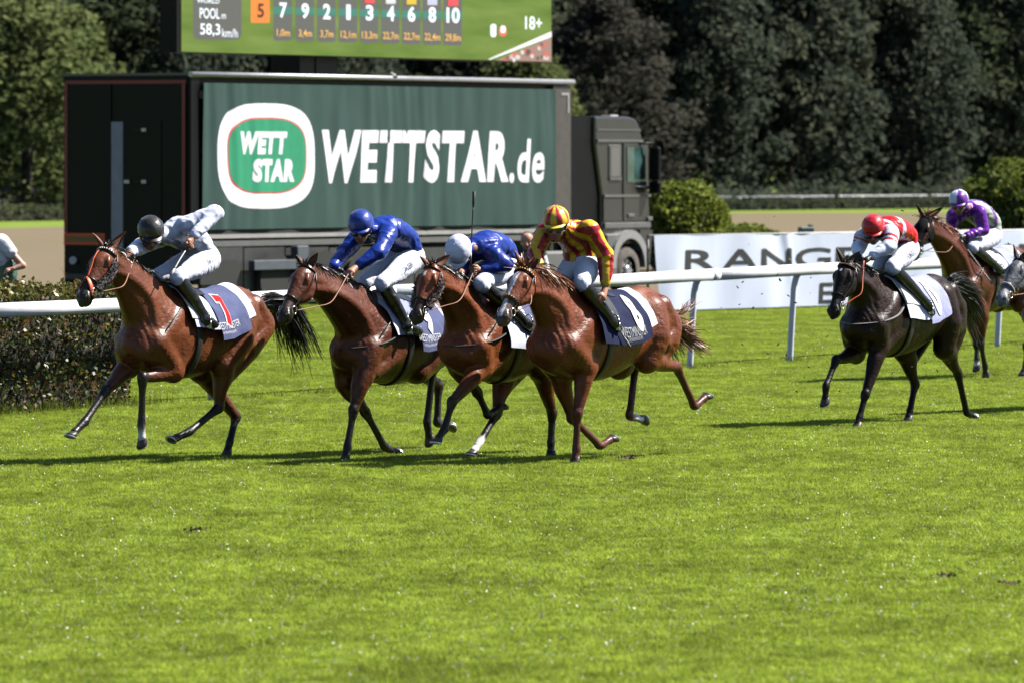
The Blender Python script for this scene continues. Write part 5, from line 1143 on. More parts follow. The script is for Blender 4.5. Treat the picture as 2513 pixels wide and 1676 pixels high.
def thigh_text(root, s, P, col, w, hg, sd=1, at_=.45, name='lettering'):
    p, k_ = P['pL'], P['kL']; d = k_ - p; d /= np.linalg.norm(d); nrm = A3(.15, .93, .30); nrm -= d * (nrm @ d); nrm /= np.linalg.norm(nrm); upd = np.cross(nrm, d); upd = upd if upd[2] > 0 else -upd; c = p + (k_ - p) * at_; x = -d
    V, Fs = text2d(s, w, hg, 0, .02, 2); O = []
    for a, b in V:
        R_ = .112 - .03 * (at_ - (a - w / 2) / .42); q = (b - hg / 2) / R_; O.append(c + x * (a - w / 2) + nrm * (R_ + .016) * math.cos(q) + upd * (R_ + .016) * math.sin(q))
    return mk(name, O, Fs, pm('leg_print', col, rough=.6), root)
def whip(label, loc, rz, a, b, dark=True, wrap=0.):
    e = empty('whip', loc, rz, label, 'whip', "jockeys' whips"); d = b - a; m = MB(); m.tube([a - d * .10, a + d * .18], [.011, .010], 0, 8); m.build('grip', LEATHER, e)
    m = MB(); m.tube(catmull([a + d * .17, a + d * .5 + A3(0, 0, .005), b - d * .2], 4), .0065, 0, 7); m.build('shaft', pm('whip_dark', (.02, .018, .018), rough=.5) if dark else pm('whip_pale', (.50, .46, .40), rough=.5, var=.2, vscale=30), e)
    m = MB(); m.tube([b - d * .22, b - d * .15, b], [.008, .015, .017], 0, 8, ry=[.006, .008, .009]); m.build('flap', pm('whip_flap_dark', (.03, .028, .028), rough=.6) if dark else pm('whip_flap_pale', (.60, .57, .52), rough=.6), e)
    return e
# ------------------------------------------------------------------ the runners: measured picture points and colours
NAVY = (.075, .088, .165); BLUEC = (.085, .10, .195)
EM_B = {'browband': None}
HORSES = [
 dict(id='leader', ref=(556, 1120, 62, -.13), withers=(400, 697, 0), shift=-.02, Lf=1.04, dz=.05, p=0., coat=(.215, .078, .032), hair='black', label='bay racehorse with orange face strap and red number seven on its cloth, leading the field',
  poll=(262, 605, 0), muz=(205, 735, 0), ears=((309, 569), (230, 571)), marks=[], white={'LF': 1},
  J=dict(RFe=(.36, -.15, .88), RFk=(260, 958), RFf=(208, 1033), RFh=(177, 1066), LFe=(425, 913), LFk=(350, 926), LFf=(347, 1039), LFh=(349, 1082), LHs=(545, 895), LHk=(537, 1000), LHf=(464, 1059), LHh=(425, 1077), RHs=(-.78, -.15, .83), RHk=(579, 1022), RHf=(564, 1083), RHh=(557, 1110)),
  tail=[(650, 742), (690, 755), (712, 815), (733, 890)], tspread=.13, hands=((330, 632, .05), (316, 628, -.06)), feet=((510, 795, .34), (-.25, -.33, 1.28)), browband=('white', (.02, .02, .02), (.75, .75, .73)), face_strap=True, sheepskin=(.030, .014, .012),
  cloth=dict(under=(.02, -.93, 1.42), ulabel='white sheet under the number cloth of the leading bay horse', num=(-.34, -.80, 1.66), colname='slate', col=BLUEC, label='slate blue saddle cloth with a red number seven, on the leading bay horse', no=('7', -.565, .98, .13, .25, 'number_red', (.55, .015, .02), True), text=('WESTMINSTER', -.53, 1.36, .33, .046, (.34, .34, .36)), slabel='black racing saddle under the jockey in white silks', flap=(.52, .52, .48), flapname='white', mart=True)),
 dict(id='bluerunner', ref=(846, 1132, 61.3, .12), withers=(925, 727, 0), shift=0., Lf=1.0, dz=-.04, p=0., coat=(.150, .050, .022), hair='black', label='dark bay racehorse carrying the jockey in the blue cap, second in the field',
  poll=(750, 648, 0), muz=(696, 779, 0), ears=((780, 621), (729, 625)), 
  J=dict(LFe=(891, 926), LFk=(868, 1005), LFf=(852, 1096), LFh=(847, 1122), RFe=(848, 940), RFk=(896, 1009), RFf=(944, 1096), RFh=(973, 1110), LHs=(-.46, .15, .80), LHk=(1064, 892), LHf=(1048, 1035), LHh=(1054, 1076), RHs=(-.85, -.15, .83), RHk=(1076, 945), RHf=(1073, 1037), RHh=(1104, 1045)),
  tail=[(-1.75, 1.32), (-2.05, 1.22), (-2.3, .98)], hands=((856, 671, .09), (830, 666, -.08)), feet=((1003, 810, .34), (-.05, -.33, 1.18)), 
  cloth=dict(under=(.20, -.70, 1.45), ulabel='white sheet under the number cloth of the dark bay horse with the blue capped jockey', num=(-.16, -.66, 1.74), colname='slate', col=BLUEC, label='slate blue saddle cloth with a white number, beneath the blue capped jockey', no=('9', -.42, 1.02, .13, .24, 'number_white', (.62, .62, .63), False), text=('WESTMINSTER', -.38, 1.46, .33, .046, (.34, .34, .36)), slabel='black racing saddle under the jockey with the blue cap', flap=(.20, .22, .34), flapname='blue', breast=('black', (.02, .02, .02)), mart=True)),
 dict(id='whitecap', ref=(1352, 1120, 62, .1), withers=(1190, 715, 0), shift=0., Lf=1.0, dz=.0, p=0., coat=(.275, .092, .032), hair='black', label='bright bay racehorse with brown sheepskin cheekpieces, ridden by the jockey in the white cap',
  poll=(1056, 648, 0), muz=(1022, 779, 0), ears=((1103, 627), (1032, 627)), marks=[('star', .028, (.55, .56, .58))], white={'RH': 2},
  J=dict(LFe=(1182, 905), LFk=(1110, 985), LFf=(1091, 1050), LFh=(1073, 1080), RFe=(1128, 905), RFk=(1171, 961), RFf=(1197, 1018), RFh=(1230, 998), RHs=(-.55, -.15, .80), RHk=(1219, 1015), RHf=(1178, 1083), RHh=(1160, 1110), LHs=(1326, 905), LHk=(1355, 1013), LHf=(1352, 1085), LHh=(1352, 1112)),
  tail=[(-1.75, 1.35), (-2.05, 1.25), (-2.3, 1.0)], hands=((1165, 661, .10), (1140, 665, -.04)), feet=((1300, 800, .34), (-.2, -.33, 1.24)), sheepskin=(.085, .030, .020),
  cloth=dict(under=(.16, -.80, 1.75), ulabel='white sheet under the number cloth of the bright bay horse', num=(-.20, -.70, 1.55), colname='slate', col=BLUEC, label='slate blue saddle cloth mostly hidden, beneath the jockey in the white cap', text=('WESTMINSTER', -.42, 1.36, .33, .046, (.34, .34, .36)), slabel='black racing saddle under the jockey in the white cap', flap=(.50, .50, .47), flapname='white', breast=('black', (.02, .02, .02)), mart=True)),
 dict(id='chestnut', ref=(1411, 1138, 60.5, .12), withers=(1395, 725, 0), shift=-.12, Lf=1.08, dz=.03, p=-.015, coat=(.235, .072, .026), points=(.075, .020, .014), muzzle=(.075, .050, .045), hair='chestnut', tailhair='bronze', label='chestnut racehorse with a long white blaze and red and yellow beaded noseband',
  poll=(1287, 655, 0), muz=(1233, 783, 0), ears=((1322, 636), (1266, 614)), marks=[('blaze', (.50, .50, .53))], white={'RH': 1}, mane=1.8, nmane=560,
  J=dict(LFe=(1439, 905), LFk=(1417, 1013), LFf=(1414, 1100), LFh=(1411, 1129), RFe=(1376, 925), RFk=(1404, 1026), RFf=(1472, 1093), RFh=(1502, 1076), LHs=(1587, 885), LHk=(1660, 900), LHf=(1704, 996), LHh=(1733, 973), RHs=(-1.0, -.15, .86), RHk=(1561, 882), RHf=(1545, 1020), RHh=(1577, 1028)),
  tail=[(1658, 803), (1684, 822), (1708, 835)], tspread=.20, ntail=480, hands=((1300, 668, .0), (1322, 664, -.06)), feet=((1512, 800, .35), (-.15, -.33, 1.22)), browband=('gold', (.03, .02, .02), (.75, .48, .10)), noseband={'noseband': ((.04, .02, .02), (.80, .45, .08), .385)},
  cloth=dict(under=(-.30, -.78, 1.48), ulabel='white sheet behind the number cloth of the chestnut horse', num=(.12, -.66, 1.70), colname='navy', col=(.018, .022, .055), label='navy saddle cloth with a long white number, on the chestnut horse with the white blaze', no=('8', -.535, .98, .13, .30, 'number_white', (.62, .62, .63), False), text=('WESTMINSTER', -.44, 1.44, .38, .062, (.20, .21, .20)), slabel='black racing saddle under the jockey in red and yellow stripes')),
 dict(id='darkhorse', ref=(2103, 1048, 68.8, .12), withers=(2185, 683, 0), shift=.2, Lf=1.04, dz=0., p=-.01, coat=(.028, .015, .011), points=(.007, .005, .005), muzzle=(.007, .006, .008), head_col=(.016, .011, .011), hair='black', tailhair='black', label='almost black racehorse with a small white star, ridden by the jockey in red and white',
  poll=(2076, 641, 0), muz=(2046, 767, 0), ears=((2110, 618), (2054, 607)), marks=[('star', .020, (.55, .55, .6))],
  J=dict(RFe=(2100, 870), RFk=(2052, 883), RFf=(2027, 946), RFh=(2025, 983), LFe=(2158, 855), LFk=(2124, 967), LFf=(2109, 1024), LFh=(2104, 1042), RHs=(2219, 862), RHk=(2246, 942), RHf=(2233, 1007), RHh=(2229, 1026), LHs=(2317, 855), LHk=(2350, 914), LHf=(2372, 1011), LHh=(2388, 1022)),
  tail=[(2338, 702), (2372, 722), (2398, 768)], tspread=.17, ntail=420, hands=((2120, 641, .08), (2106, 636, -.06)), feet=((2282, 762, .35), (-.45, -.33, 1.2)), browband=('red', (.03, .015, .015), (.22, .06, .05)), reinmat='orange',
  cloth=dict(under=(.06, -.40, 1.58), ulabel='pale white sheet before the boot of the red capped jockey', num=(-.36, -.80, 1.70), colname='pale', col=(.30, .32, .50), label='pale blue saddle cloth with a white number, on the almost black horse', no=('0', -.60, 1.0, .15, .34, 'number_white', (.78, .78, .78), False), slabel='black racing saddle under the jockey in the red cap', flap=(.55, .55, .52), flapname='white', breast=('grey', (.16, .15, .15)))),
 dict(id='hooded', ref=(2419, 922, 84, .12), withers=(2385, 605, 0), shift=0., Lf=1.04, dz=.12, p=0., coat=(.150, .045, .020), hair='chestnut', earmat='black', label='liver chestnut racehorse wearing a black hood, ridden by the jockey in purple',
  poll=(2270, 530, 0), muz=(2243, 628, 0), ears=((2313, 511), (2250, 501)), hood=True, white={'RF': 1}, mane=1.5,
  J=dict(LFe=(2408, 782), LFk=(2407, 844), LFf=(2417, 897), LFh=(2419, 917), RFe=(2390, 787), RFk=(2397, 845), RFf=(2397, 881), RFh=(2397, 899), LHs=(-1.0, .15, .95), LHk=(-1.5, .12, .78), LHf=(-1.85, .12, .45), LHh=(-2.0, .12, .5), RHs=(-.95, -.15, .95), RHk=(-1.45, -.12, .9), RHf=(-1.8, -.12, .6), RHh=(-1.95, -.12, .66)),
  tail=[(-1.8, 1.5), (-2.1, 1.4), (-2.35, 1.15)], hands=((2354, 583, .08), (2340, 581, -.05)), feet=((2460, 670, .34), (-.2, -.33, 1.34)),
  cloth=dict(under=(.05, -.86, 1.32), ulabel='white sheet under the number cloth of the hooded horse', num=(-.40, -.76, 1.30), colname='pale', col=(.30, .32, .50), label='pale blue saddle cloth on the hooded horse behind the purple jockey', slabel='black racing saddle under the jockey in purple and pale silks', flap=(.55, .55, .48), flapname='cream', mart=True)),
 dict(id='grey', ref=(2455, 742, 72, 0.), withers=(2501, 632, 0), shift=-.95, Lf=1.0, dz=0., p=0., coat=(.075, .045, .038), head_col=(.135, .145, .175), points=(.030, .022, .022), muzzle=(.16, .16, .18), dapple=.5, hair='grey', label='grey faced racehorse entering the frame behind the almost black horse',
  poll=(2503, 634, 0), muz=(2458, 738, 0), ears=((2520, 615), (2489, 599)), nmane=150,
  J=dict(LFe=(.14, .15, .90), LFk=(2520, 850), LFf=(2518, 895), LFh=(2512, 915), RFe=(.2, -.15, .9), RFk=(.25, -.13, .5), RFf=(.2, -.12, .16), RFh=(.22, -.12, .05), LHs=(-.7, .15, .85), LHk=(-1.15, .12, .5), LHf=(-1.2, .12, .16), LHh=(-1.18, .12, .05), RHs=(-.8, -.15, .85), RHk=(-1.3, -.12, .6), RHf=(-1.6, -.12, .3), RHh=(-1.75, -.12, .3)),
  tail=[(-1.75, 1.35), (-2.05, 1.25), (-2.3, 1.0)], ntail=120, noseband={'noseband': ((.45, .45, .42), None, .42, .016)}),
]
ORANGE_R = pm('rein_orange', (.55, .10, .03), rough=.45)
HB = {}
for h in HORSES:
    h['fr'] = Frame(h['ref'], h['withers'], h['shift'])
    if h.get('reinmat') == 'orange': h['reinmat'] = ORANGE_R
    if h.get('earmat') == 'black': h['earmat'] = pm('hood_ear', (.006, .006, .008), rough=.85, spec=.08)
    if h['id'] == 'grey': h['hands'] = None
    build_horse(h); HB[h['id']] = h
    if h.get('cloth'): build_tack(h)

WHT = (.68, .71, .86); ROYAL = (.007, .030, .25)  # white cloth colour carries a blue tint for sky-lit shade
def fcap(c1, c2=None, k=0, mode=None):
    def p(az_, t):
        if mode == 'stripes': return c1 if int((az_ + math.pi / 14) / (math.pi / 7)) % 2 else c2
        if mode == 'quarters': return c1 if int((az_ + math.pi / 2) // (math.pi / 2)) % 2 else c2
        return c1
    return p
def arm_param(V, P, s):
    out = np.full(len(V), 9.); par = np.zeros(len(V)); ang = np.zeros(len(V))
    for k, (a, b) in enumerate(((P['s' + s], P['e' + s]), (P['e' + s], P['w' + s]))):
        d = b - a; t = np.clip((V - a) @ d / (d @ d), 0, 1); r = V - a - t[:, None] * d; dist = np.linalg.norm(r, axis=1); dn = d / np.linalg.norm(d); x = np.cross(dn, A3(.3, .2, 1)); x /= np.linalg.norm(x); y = np.cross(dn, x); m = dist < out
        out[m] = dist[m]; par[m] = (k + t)[m]; ang[m] = np.arctan2(r @ y, r @ x)[m]
    return out, par, ang
def tor_param(V, P, side):
    T = catmull([P['pel'], P['mid'], P['che'], P['nek']], 6); best = np.full(len(V), 9.); ang = np.zeros(len(V)); par = np.zeros(len(V))
    for i in range(len(T) - 1):
        a, b = T[i], T[i + 1]; d = b - a; t = np.clip((V - a) @ d / (d @ d), 0, 1); r = V - a - t[:, None] * d; dist = np.linalg.norm(r, axis=1); up = np.cross(d, side); up /= np.linalg.norm(up); m = dist < best; best[m] = dist[m]; ang[m] = np.arctan2(r @ side, r @ up)[m]; par[m] = ((i + t) / (len(T) - 1))[m]
    return best, par, ang
def which(V, P, side):
    bt, pt_, at_ = tor_param(V, P, side); dl, pl, al = arm_param(V, P, 'L'); dr, pr, ar = arm_param(V, P, 'R'); da = np.minimum(dl, dr); par = np.where(dl < dr, pl, pr); ang = np.where(dl < dr, al, ar); arm = (da < .095) & (da < bt * .9) & (par > .12); return arm, par, ang, pt_, at_
def paint_stripes(V, C, P, side, fw, Nn):
    arm, par, ang, tp, ta = which(V, P, side); q = np.where(arm, np.floor((ang + math.pi) / (2 * math.pi) * 6), np.floor((ta + math.pi) / (2 * math.pi) * 16)); C = np.where((q % 2 == 0)[:, None], np.array((.33, .004, .022)), np.array((.72, .42, .015))); 
    cu = arm & (par > 1.86); C[cu] = (.72, .46, .03); return C.astype(np.float32)
def paint_redwhite(V, C, P, side, fw, Nn):
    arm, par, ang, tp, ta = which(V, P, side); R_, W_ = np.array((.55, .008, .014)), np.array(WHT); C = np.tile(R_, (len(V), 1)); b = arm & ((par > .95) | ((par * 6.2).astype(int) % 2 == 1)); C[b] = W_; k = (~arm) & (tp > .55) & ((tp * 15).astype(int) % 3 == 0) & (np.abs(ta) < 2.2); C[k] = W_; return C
def paint_purple(V, C, P, side, fw, Nn):
    arm, par, ang, tp, ta = which(V, P, side); U_, G_ = np.array((.14, .010, .30)), np.array((.44, .49, .43)); C = np.tile(G_, (len(V), 1)); C[arm] = U_; s_ = ta / math.pi * 1.2 + tp * 1.5; C[(~arm) & (np.abs((s_ * 1.6) % 1.6 - .5) < .14)] = U_; C[(~arm) & (tp > .86)] = U_; return C
def paint_white(V, C, P, side, fw, Nn):
    C = C.copy(); fr = HB['leader']['fr']
    for px, py, lat, rx in ((493, 612, .20, .028), (437, 629, .06, .035)):
        c = fr.L(px, py, lat); d = np.linalg.norm((V - c) * [.5, .25, 1.], axis=1); C[d < rx] = (.012, .012, .014)
    cu = np.zeros(len(V), bool); return C
GLB = (.014, .013, .013)
RIDERS = [
 dict(h='leader', label='jockey in white silks and black cap driving with a raised left elbow', pitch=30, yaw=50, pel=(499, 632), mid=(472, 588), che=(437, 569), nek=(404, 578), head=(370, 566), sL=(458, 553, .17), eL=(529, 523, .37), wL=(475, 581, .33), hL=(465, 596, .32), sR=(402, 580, -.16), eR=(345, 606, -.16), wR=(320, 620, -.02), hR=(306, 628, .0),
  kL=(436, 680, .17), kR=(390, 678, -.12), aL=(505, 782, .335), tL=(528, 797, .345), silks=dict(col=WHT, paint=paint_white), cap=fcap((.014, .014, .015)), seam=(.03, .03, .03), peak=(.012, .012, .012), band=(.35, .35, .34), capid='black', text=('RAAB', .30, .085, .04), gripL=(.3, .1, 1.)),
 dict(h='bluerunner', label='jockey in royal blue silks and blue cap pushing forward with both arms', pitch=24, yaw=28, pel=(1000, 630), mid=(985, 588), che=(945, 565), nek=(912, 566), head=(885, 550), sL=(952, 576, .17), eL=(928, 622, .21), wL=(881, 652, .11), hL=(860, 668, .09), sR=(880, 580, -.16), eR=(845, 622, -.18), wR=(818, 654, -.08), hR=(834, 666, -.05),
  kL=(938, 696, .17), kR=(895, 693, -.12), aL=(999, 798, .335), tL=(1030, 814, .345), silks=dict(col=ROYAL), cap=fcap(ROYAL), seam=(.012, .03, .26), peak=ROYAL, capid='blue', glove=dict(R=GLB), text=('SAUER', .46, .17, .05)),
 dict(h='whitecap', label='jockey in royal blue silks and white cap crouched low with whip upright', pitch=66, yaw=18, pel=(1240, 650), mid=(1225, 612), che=(1190, 603), nek=(1156, 610), head=(1126, 612), sL=(1212, 628, .17), eL=(1240, 650, .26), wL=(1184, 664, .13), hL=(1168, 662, .10), sR=(1150, 625, -.16), eR=(1135, 655, -.2), wR=(1140, 668, -.06), hR=(1128, 668, -.02),
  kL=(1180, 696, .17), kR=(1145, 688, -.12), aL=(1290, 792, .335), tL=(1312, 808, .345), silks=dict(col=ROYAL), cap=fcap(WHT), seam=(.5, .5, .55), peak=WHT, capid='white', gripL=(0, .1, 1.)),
 dict(h='chestnut', label='jockey in red and yellow striped silks sitting upright with whip held down', pitch=20, yaw=24, pel=(1427, 650), mid=(1424, 606), che=(1408, 574), nek=(1388, 563), head=(1364, 541), sL=(1448, 566, .19), eL=(1486, 628, .28), wL=(1487, 700, .31), hL=(1479, 730, .32), sR=(1338, 570, -.17), eR=(1314, 622, -.22), wR=(1322, 652, -.12), hR=(1318, 666, -.08),
  kL=(1428, 695, .17), kR=(1380, 697, -.12), aL=(1505, 790, .345), tL=(1518, 806, .36), silks=dict(col=(.5, .1, .1), paint=paint_stripes), cap=fcap((.40, .006, .025), (.75, .50, .03), mode='stripes'), seam=(.5, .3, .03), peak=(.70, .52, .05), capid='yellow', gripL=(.1, .1, -1.)),
 dict(h='darkhorse', label='jockey in red and white silks and red cap on the almost black horse', pitch=27, yaw=28, pel=(2217, 610), mid=(2212, 577), che=(2180, 563), nek=(2160, 568), head=(2143, 558), sL=(2186, 577, .17), eL=(2182, 606, .21), wL=(2141, 630, .11), hL=(2125, 639, .08), sR=(2118, 580, -.16), eR=(2108, 606, -.19), wR=(2104, 622, -.08), hR=(2110, 636, -.04),
  kL=(2190, 656, .17), kR=(2158, 654, -.12), aL=(2276, 747, .34), tL=(2288, 768, .355), silks=dict(col=(.5, .01, .015), paint=paint_redwhite), cap=fcap((.52, .006, .018)), seam=(.3, .004, .01), peak=(.50, .006, .018), band=(.02, .01, .01), capid='red', glove=dict(L=GLB, R=GLB), text=('PEARCE', .40, .17, .055)),
 dict(h='hooded', label='jockey in purple and pale grey silks with a quartered purple and white cap', pitch=20, yaw=22, pel=(2427, 577), mid=(2421, 543), che=(2392, 518), nek=(2370, 512), head=(2353, 492), sL=(2403, 524, .17), eL=(2413, 565, .22), wL=(2372, 580, .12), hL=(2358, 584, .09), sR=(2340, 530, -.16), eR=(2335, 560, -.2), wR=(2345, 578, -.08), hR=(2348, 584, -.04),
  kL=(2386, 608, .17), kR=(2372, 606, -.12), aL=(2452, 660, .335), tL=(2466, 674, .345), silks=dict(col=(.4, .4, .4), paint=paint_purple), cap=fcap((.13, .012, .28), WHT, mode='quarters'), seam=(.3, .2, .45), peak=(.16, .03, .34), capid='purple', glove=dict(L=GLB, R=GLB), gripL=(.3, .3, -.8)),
]
for i, r_ in enumerate(RIDERS):
    h = HB[r_['h']]; fr = h['fr']; J = {}
    for k in ('pel', 'mid', 'che', 'nek', 'head'): J[k] = fr.L(*r_[k], 0.)
    J['head'] = J['head'] + A3(0, 0, -.015)
    for k in ('sL', 'eL', 'wL', 'hL', 'sR', 'eR', 'wR', 'hR', 'kL', 'kR', 'aL', 'tL'): J[k] = fr.L(*r_[k])
    J['aR'] = J['aL'] * A3(1, -1, 1); J['tR'] = J['tL'] * A3(1, -1, 1); J['pL'] = J['pel'] + A3(.03, .095, -.03); J['pR'] = J['pel'] + A3(.03, -.095, -.03)
    p, y = math.radians(r_['pitch']), math.radians(r_['yaw']); J['face'] = A3(math.cos(p) * math.cos(y), math.cos(p) * math.sin(y), -math.sin(p)); J['gripL'] = A3(*r_.get('gripL', (0, 1, 0))); J['gripR'] = A3(0, 1, 0)
    root = build_person('person', r_['label'], fr.loc, HROT, J, dict(silks=r_['silks'], breeches=dict(col=(.66, .68, .80)), helmet=dict(id=r_['capid'], paint=r_['cap'], seam=r_['seam'], peak=r_['peak'], band=r_.get('band', r_['peak'])), glove=r_.get('glove', {}), seed=i * 7), 'jockeys riding in the race')  # white breeches tinted blue, shade painted into the cloth colour
    if r_.get('text'): thigh_text(root, r_['text'][0], J, (.05, .05, .09), r_['text'][2], r_['text'][3], 1, r_['text'][1])
    r_['J'] = J
L1, L3, L4, L6 = (HB[k]['fr'] for k in ('leader', 'whitecap', 'chestnut', 'hooded'))
whip("pale whip swung downwards in the white jockey's left hand", L1.loc, HROT, L1.L(463, 603, .32), L1.L(419, 676, .36), False)
whip('black whip held upright by the jockey in the white cap', L3.loc, HROT, L3.L(1154, 652, .10), L3.L(1163, 471, .10))
whip('pale whip pointing down beside the striped jockey', L4.loc, HROT, L4.L(1484, 746, .33), L4.L(1545, 850, .40), False)
whip('pale whip slanting along the neck of the hooded horse', L6.loc, HROT, L6.L(2362, 596, .14), L6.L(2429, 690, .34), False)

# ------------------------------------------------------------------ the two people beyond the rail
def spectator():
    x, y, _ = W(1294, 600, 95); J = dict(pel=(0, 0, .95), mid=(0, 0, 1.16), che=(.01, 0, 1.36), nek=(0, 0, 1.50), head=(.02, 0, 1.66), sL=(0, .19, 1.44), sR=(0, -.19, 1.44), eL=(-.02, .26, 1.16), eR=(-.02, -.26, 1.16), wL=(.08, .27, .92), wR=(.08, -.27, .92), hL=(.11, .27, .84), hR=(.11, -.27, .84), pL=(0, .1, .92), pR=(0, -.1, .92), kL=(.02, .11, .50), kR=(.02, -.11, .50), aL=(0, .12, .09), aR=(0, -.12, .09), tL=(.16, .14, .04), tR=(.16, -.14, .04), face=(.97, .12, -.15))
    def pc(V, C, P, side, fw, N): C = np.tile(np.array((.014, .018, .034)), (len(V), 1)); arm, par, ang, tp, ta = which(V, P, side); C[arm & (par > .0)] = (.62, .62, .62); return C
    o = build_person('person', 'short haired spectator in a dark navy top standing behind the rail by the truck', (x, y, 0), math.radians(-100), J, dict(skin=(.48, .24, .17), silks=dict(col=(.014, .018, .034), mat='jersey', rough=.8, paint=pc, loose=.02), breeches=dict(col=(.02, .02, .025), below=.9, name='trousers', mat='trouser_cloth'), boots={'from': .85, 'rough': .6}))
    m = MB(); H = np.array(J['head']); V, Fs = ellipsoid(H + [-.018, 0, .028], [A3(.090, 0, .02), A3(0, .094, 0), A3(-.015, 0, .085)], 18, 10); m.add(V, Fs, 0, True); m.build('hair', pm('hair_brown', (.075, .045, .032), rough=.8, bump=.5, bscale=60), o)
    for sd in (1, -1): m = MB(); m.add(*ellipsoid(H + [.094, .034 * sd, -.028], np.eye(3) * .011, 8, 6), sm=True); m.build('eye', EYE, o)
spectator()
def bending():
    D = 84.; x, y, _ = W(14, 600, D); s = D / F
    def p(px, py, dy=0.): return A3((px - 14) * s, dy, CAMZ + (HY - py) * s)
    J = dict(pel=p(14, 650, .05), mid=p(-8, 622), che=p(-18, 598), nek=p(-40, 585), head=p(-62, 580), sL=p(6, 596, -.12), sR=p(-34, 598, .20), eL=p(58, 652, -.16), eR=p(-60, 650, .22), wL=p(36, 660, -.22), wR=p(-40, 680, .1), hL=p(22, 664, -.22), hR=p(-20, 690, .05), pL=p(22, 655, -.05), pR=p(4, 658, .12), kL=p(22, 716, -.06), kR=p(-12, 735, .05), aL=p(24, 790, .04), aR=p(-6, 800, .1), tL=p(4, 802, -.02), tR=p(-28, 812, .06), face=(-.9, -.2, -.35))
    J['aL'][2] = J['aR'][2] = .09; J['tL'][2] = J['tR'][2] = .04
    GRN = (.035, .085, .062); o = build_person('person', 'bending person in a white shirt and green shorts behind the hedge at the frame edge', (x, y, 0), 0, J, dict(skin=(.50, .26, .19), silks=dict(col=(.74, .73, .74), mat='jersey_white', rough=.8, short=.0, loose=.03), breeches=dict(col=GRN, below=0., name='shorts', mat='shorts_cloth', wide=True), boots={'from': .86, 'rough': .6, 'col': (.3, .3, .3), 'mat': 'shoe_grey'}))
    m = MB(); V, Fs = ellipsoid(np.array(J['head']) + [0, 0, .03], np.eye(3) * .1, 16, 10); m.add(V, Fs, 0, True); m.build('hair', MATS['hair_brown'], o)
bending()

# ------------------------------------------------------------------ clods of turf thrown up, white flecks for clover and dew glints, divots
rc = np.random.default_rng(12); CLM = pm('clod_soil', (.030, .034, .012), rough=.9, var=.4, vscale=20)
cl_me = []
for s in range(4):
    V, Fs = ellipsoid((0, 0, 0), np.diag([.034, .016, .010]), 7, 5); V = np.array(V) * (1 + rc.normal(0, .22, (len(V), 1))); o = mk('turf_clod', V, Fs, CLM); cl_me.append(o.data); bpy.data.objects.remove(o)
CL = [(1900, 532, 74), (2240, 530, 74), (2215, 518, 74), (1838, 601, 73), (1908, 675, 73), (1914, 688, 72), (1823, 693, 73), (1990, 682, 72), (1988, 720, 73), (1935, 727, 73), (1952, 744, 72), (1870, 722, 73), (1810, 706, 73), (1815, 748, 72), (1848, 756, 73), (1878, 758, 72), (1900, 798, 72), (1893, 820, 72), (1910, 845, 71), (1885, 868, 71), (1822, 846, 72), (1784, 889, 72), (1814, 888, 72), (1930, 870, 71), (2000, 860, 70), (2030, 826, 71), (2120, 782, 68.5), (2168, 845, 68.3), (2190, 915, 69), (2236, 900, 69.5), (2270, 890, 70), (2300, 910, 70), (2476, 600, 71), (2498, 710, 71), (1770, 756, 73), (2330, 890, 70), (1985, 900, 70), (1955, 960, 70), (2060, 960, 69), (1530, 1000, 61), (1545, 1012, 61), (1560, 1003, 61), (1575, 1020, 61), (2285, 470, 75), (2300, 440, 75)]
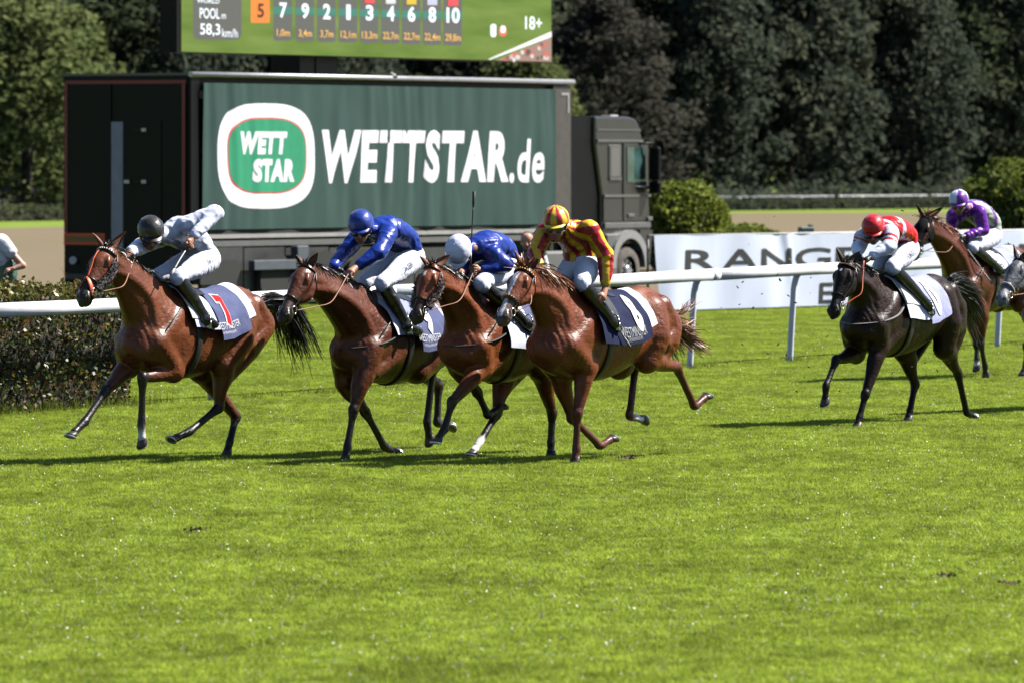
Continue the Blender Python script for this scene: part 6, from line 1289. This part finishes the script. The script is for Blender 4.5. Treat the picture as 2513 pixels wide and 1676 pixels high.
for px, py, D in CL:
    p = W(px, py, D); o = bpy.data.objects.new('turf_clod', cl_me[rc.integers(4)]); COL.objects.link(o); o.location = p; o.rotation_euler = tuple(rc.uniform(-1, 1, 3)); s = rc.uniform(.3, .8); o.scale = (s, s, s * .8)
    tag(o, 'small dark clod of turf flying up behind the galloping horses', 'clod', 'clods of turf in the air')
P = []; 
for i in range(5200):
    D = rc.uniform(36, 112) ** 1.0; hw = .0785 * D; cl = rc.normal(0, .05, 2); P.append((rc.uniform(-hw, hw), D, rc.uniform(.035, .06)))
P = np.array(P); P = np.array([p for p in P if mnoise.noise((p[0] * .5, p[1] * .25, 4)) > -.12]); V, Q = leaf_quads(P, .008, rc, .6); V[:, 2] = np.abs(V[:, 2])
tag(mk('clover_glints', V, Q, pm('petal_glint', (.85, .86, .82), rough=.5, transl=.2)), 'tiny white clover flowers and painted dew glints scattered through the turf', 'flowers', kind='stuff')  # white flecks stand for clover and for sparkles of light on dew
P = []
for c in [(480, 1306), (1540, 1130), (1555, 1125), (2480, 1440), (2320, 1420)]:
    g0 = G(*c); n = 60; P.append(g0 + rc.normal(size=(n, 3)) * [.04, .10, .0] + [0, 0, .03])
V, Q = leaf_quads(np.vstack(P), .014, rc, .5); V[:, 2] = np.maximum(V[:, 2], .01); tag(mk('divots', V, Q, pm('divot_soil', (.11, .085, .035), rough=.9, var=.4)), 'small scuffed patches of bare soil in the turf', 'soil', kind='stuff')

# taller uncut grass along the foot of the hedge and the rail posts
P = []; Fs = []; cs = []
for i in range(5200):
    t = rc.uniform(-12, 26); hd = t < -.3; p = RA + RU * t + RN * (rc.normal(.22, .10) if hd else rc.normal(.15, .10)); 
    if not hd and mnoise.noise((t * 1.7, 3, 1)) < .05: continue
    h_ = rc.uniform(.05, .20 if hd else .11); a = rc.uniform(0, 6.28); w_ = .005; d = A3(math.cos(a), math.sin(a), 0) * w_; b = A3(p[0], p[1], 0); k = len(P); P += [b - d, b + d, b + A3(rc.normal(0, .03), rc.normal(0, .03), h_)]; Fs.append((k, k + 1, k + 2)); c = (.10, .16, .012) if rc.uniform() < .7 else (.26, .27, .04); cs += [c] * 3
tag(mk('tall_grass', P, Fs, BLADE, col=np.array(cs)), 'uncut grass fringe along the hedge foot and rail posts', 'grass', kind='stuff')
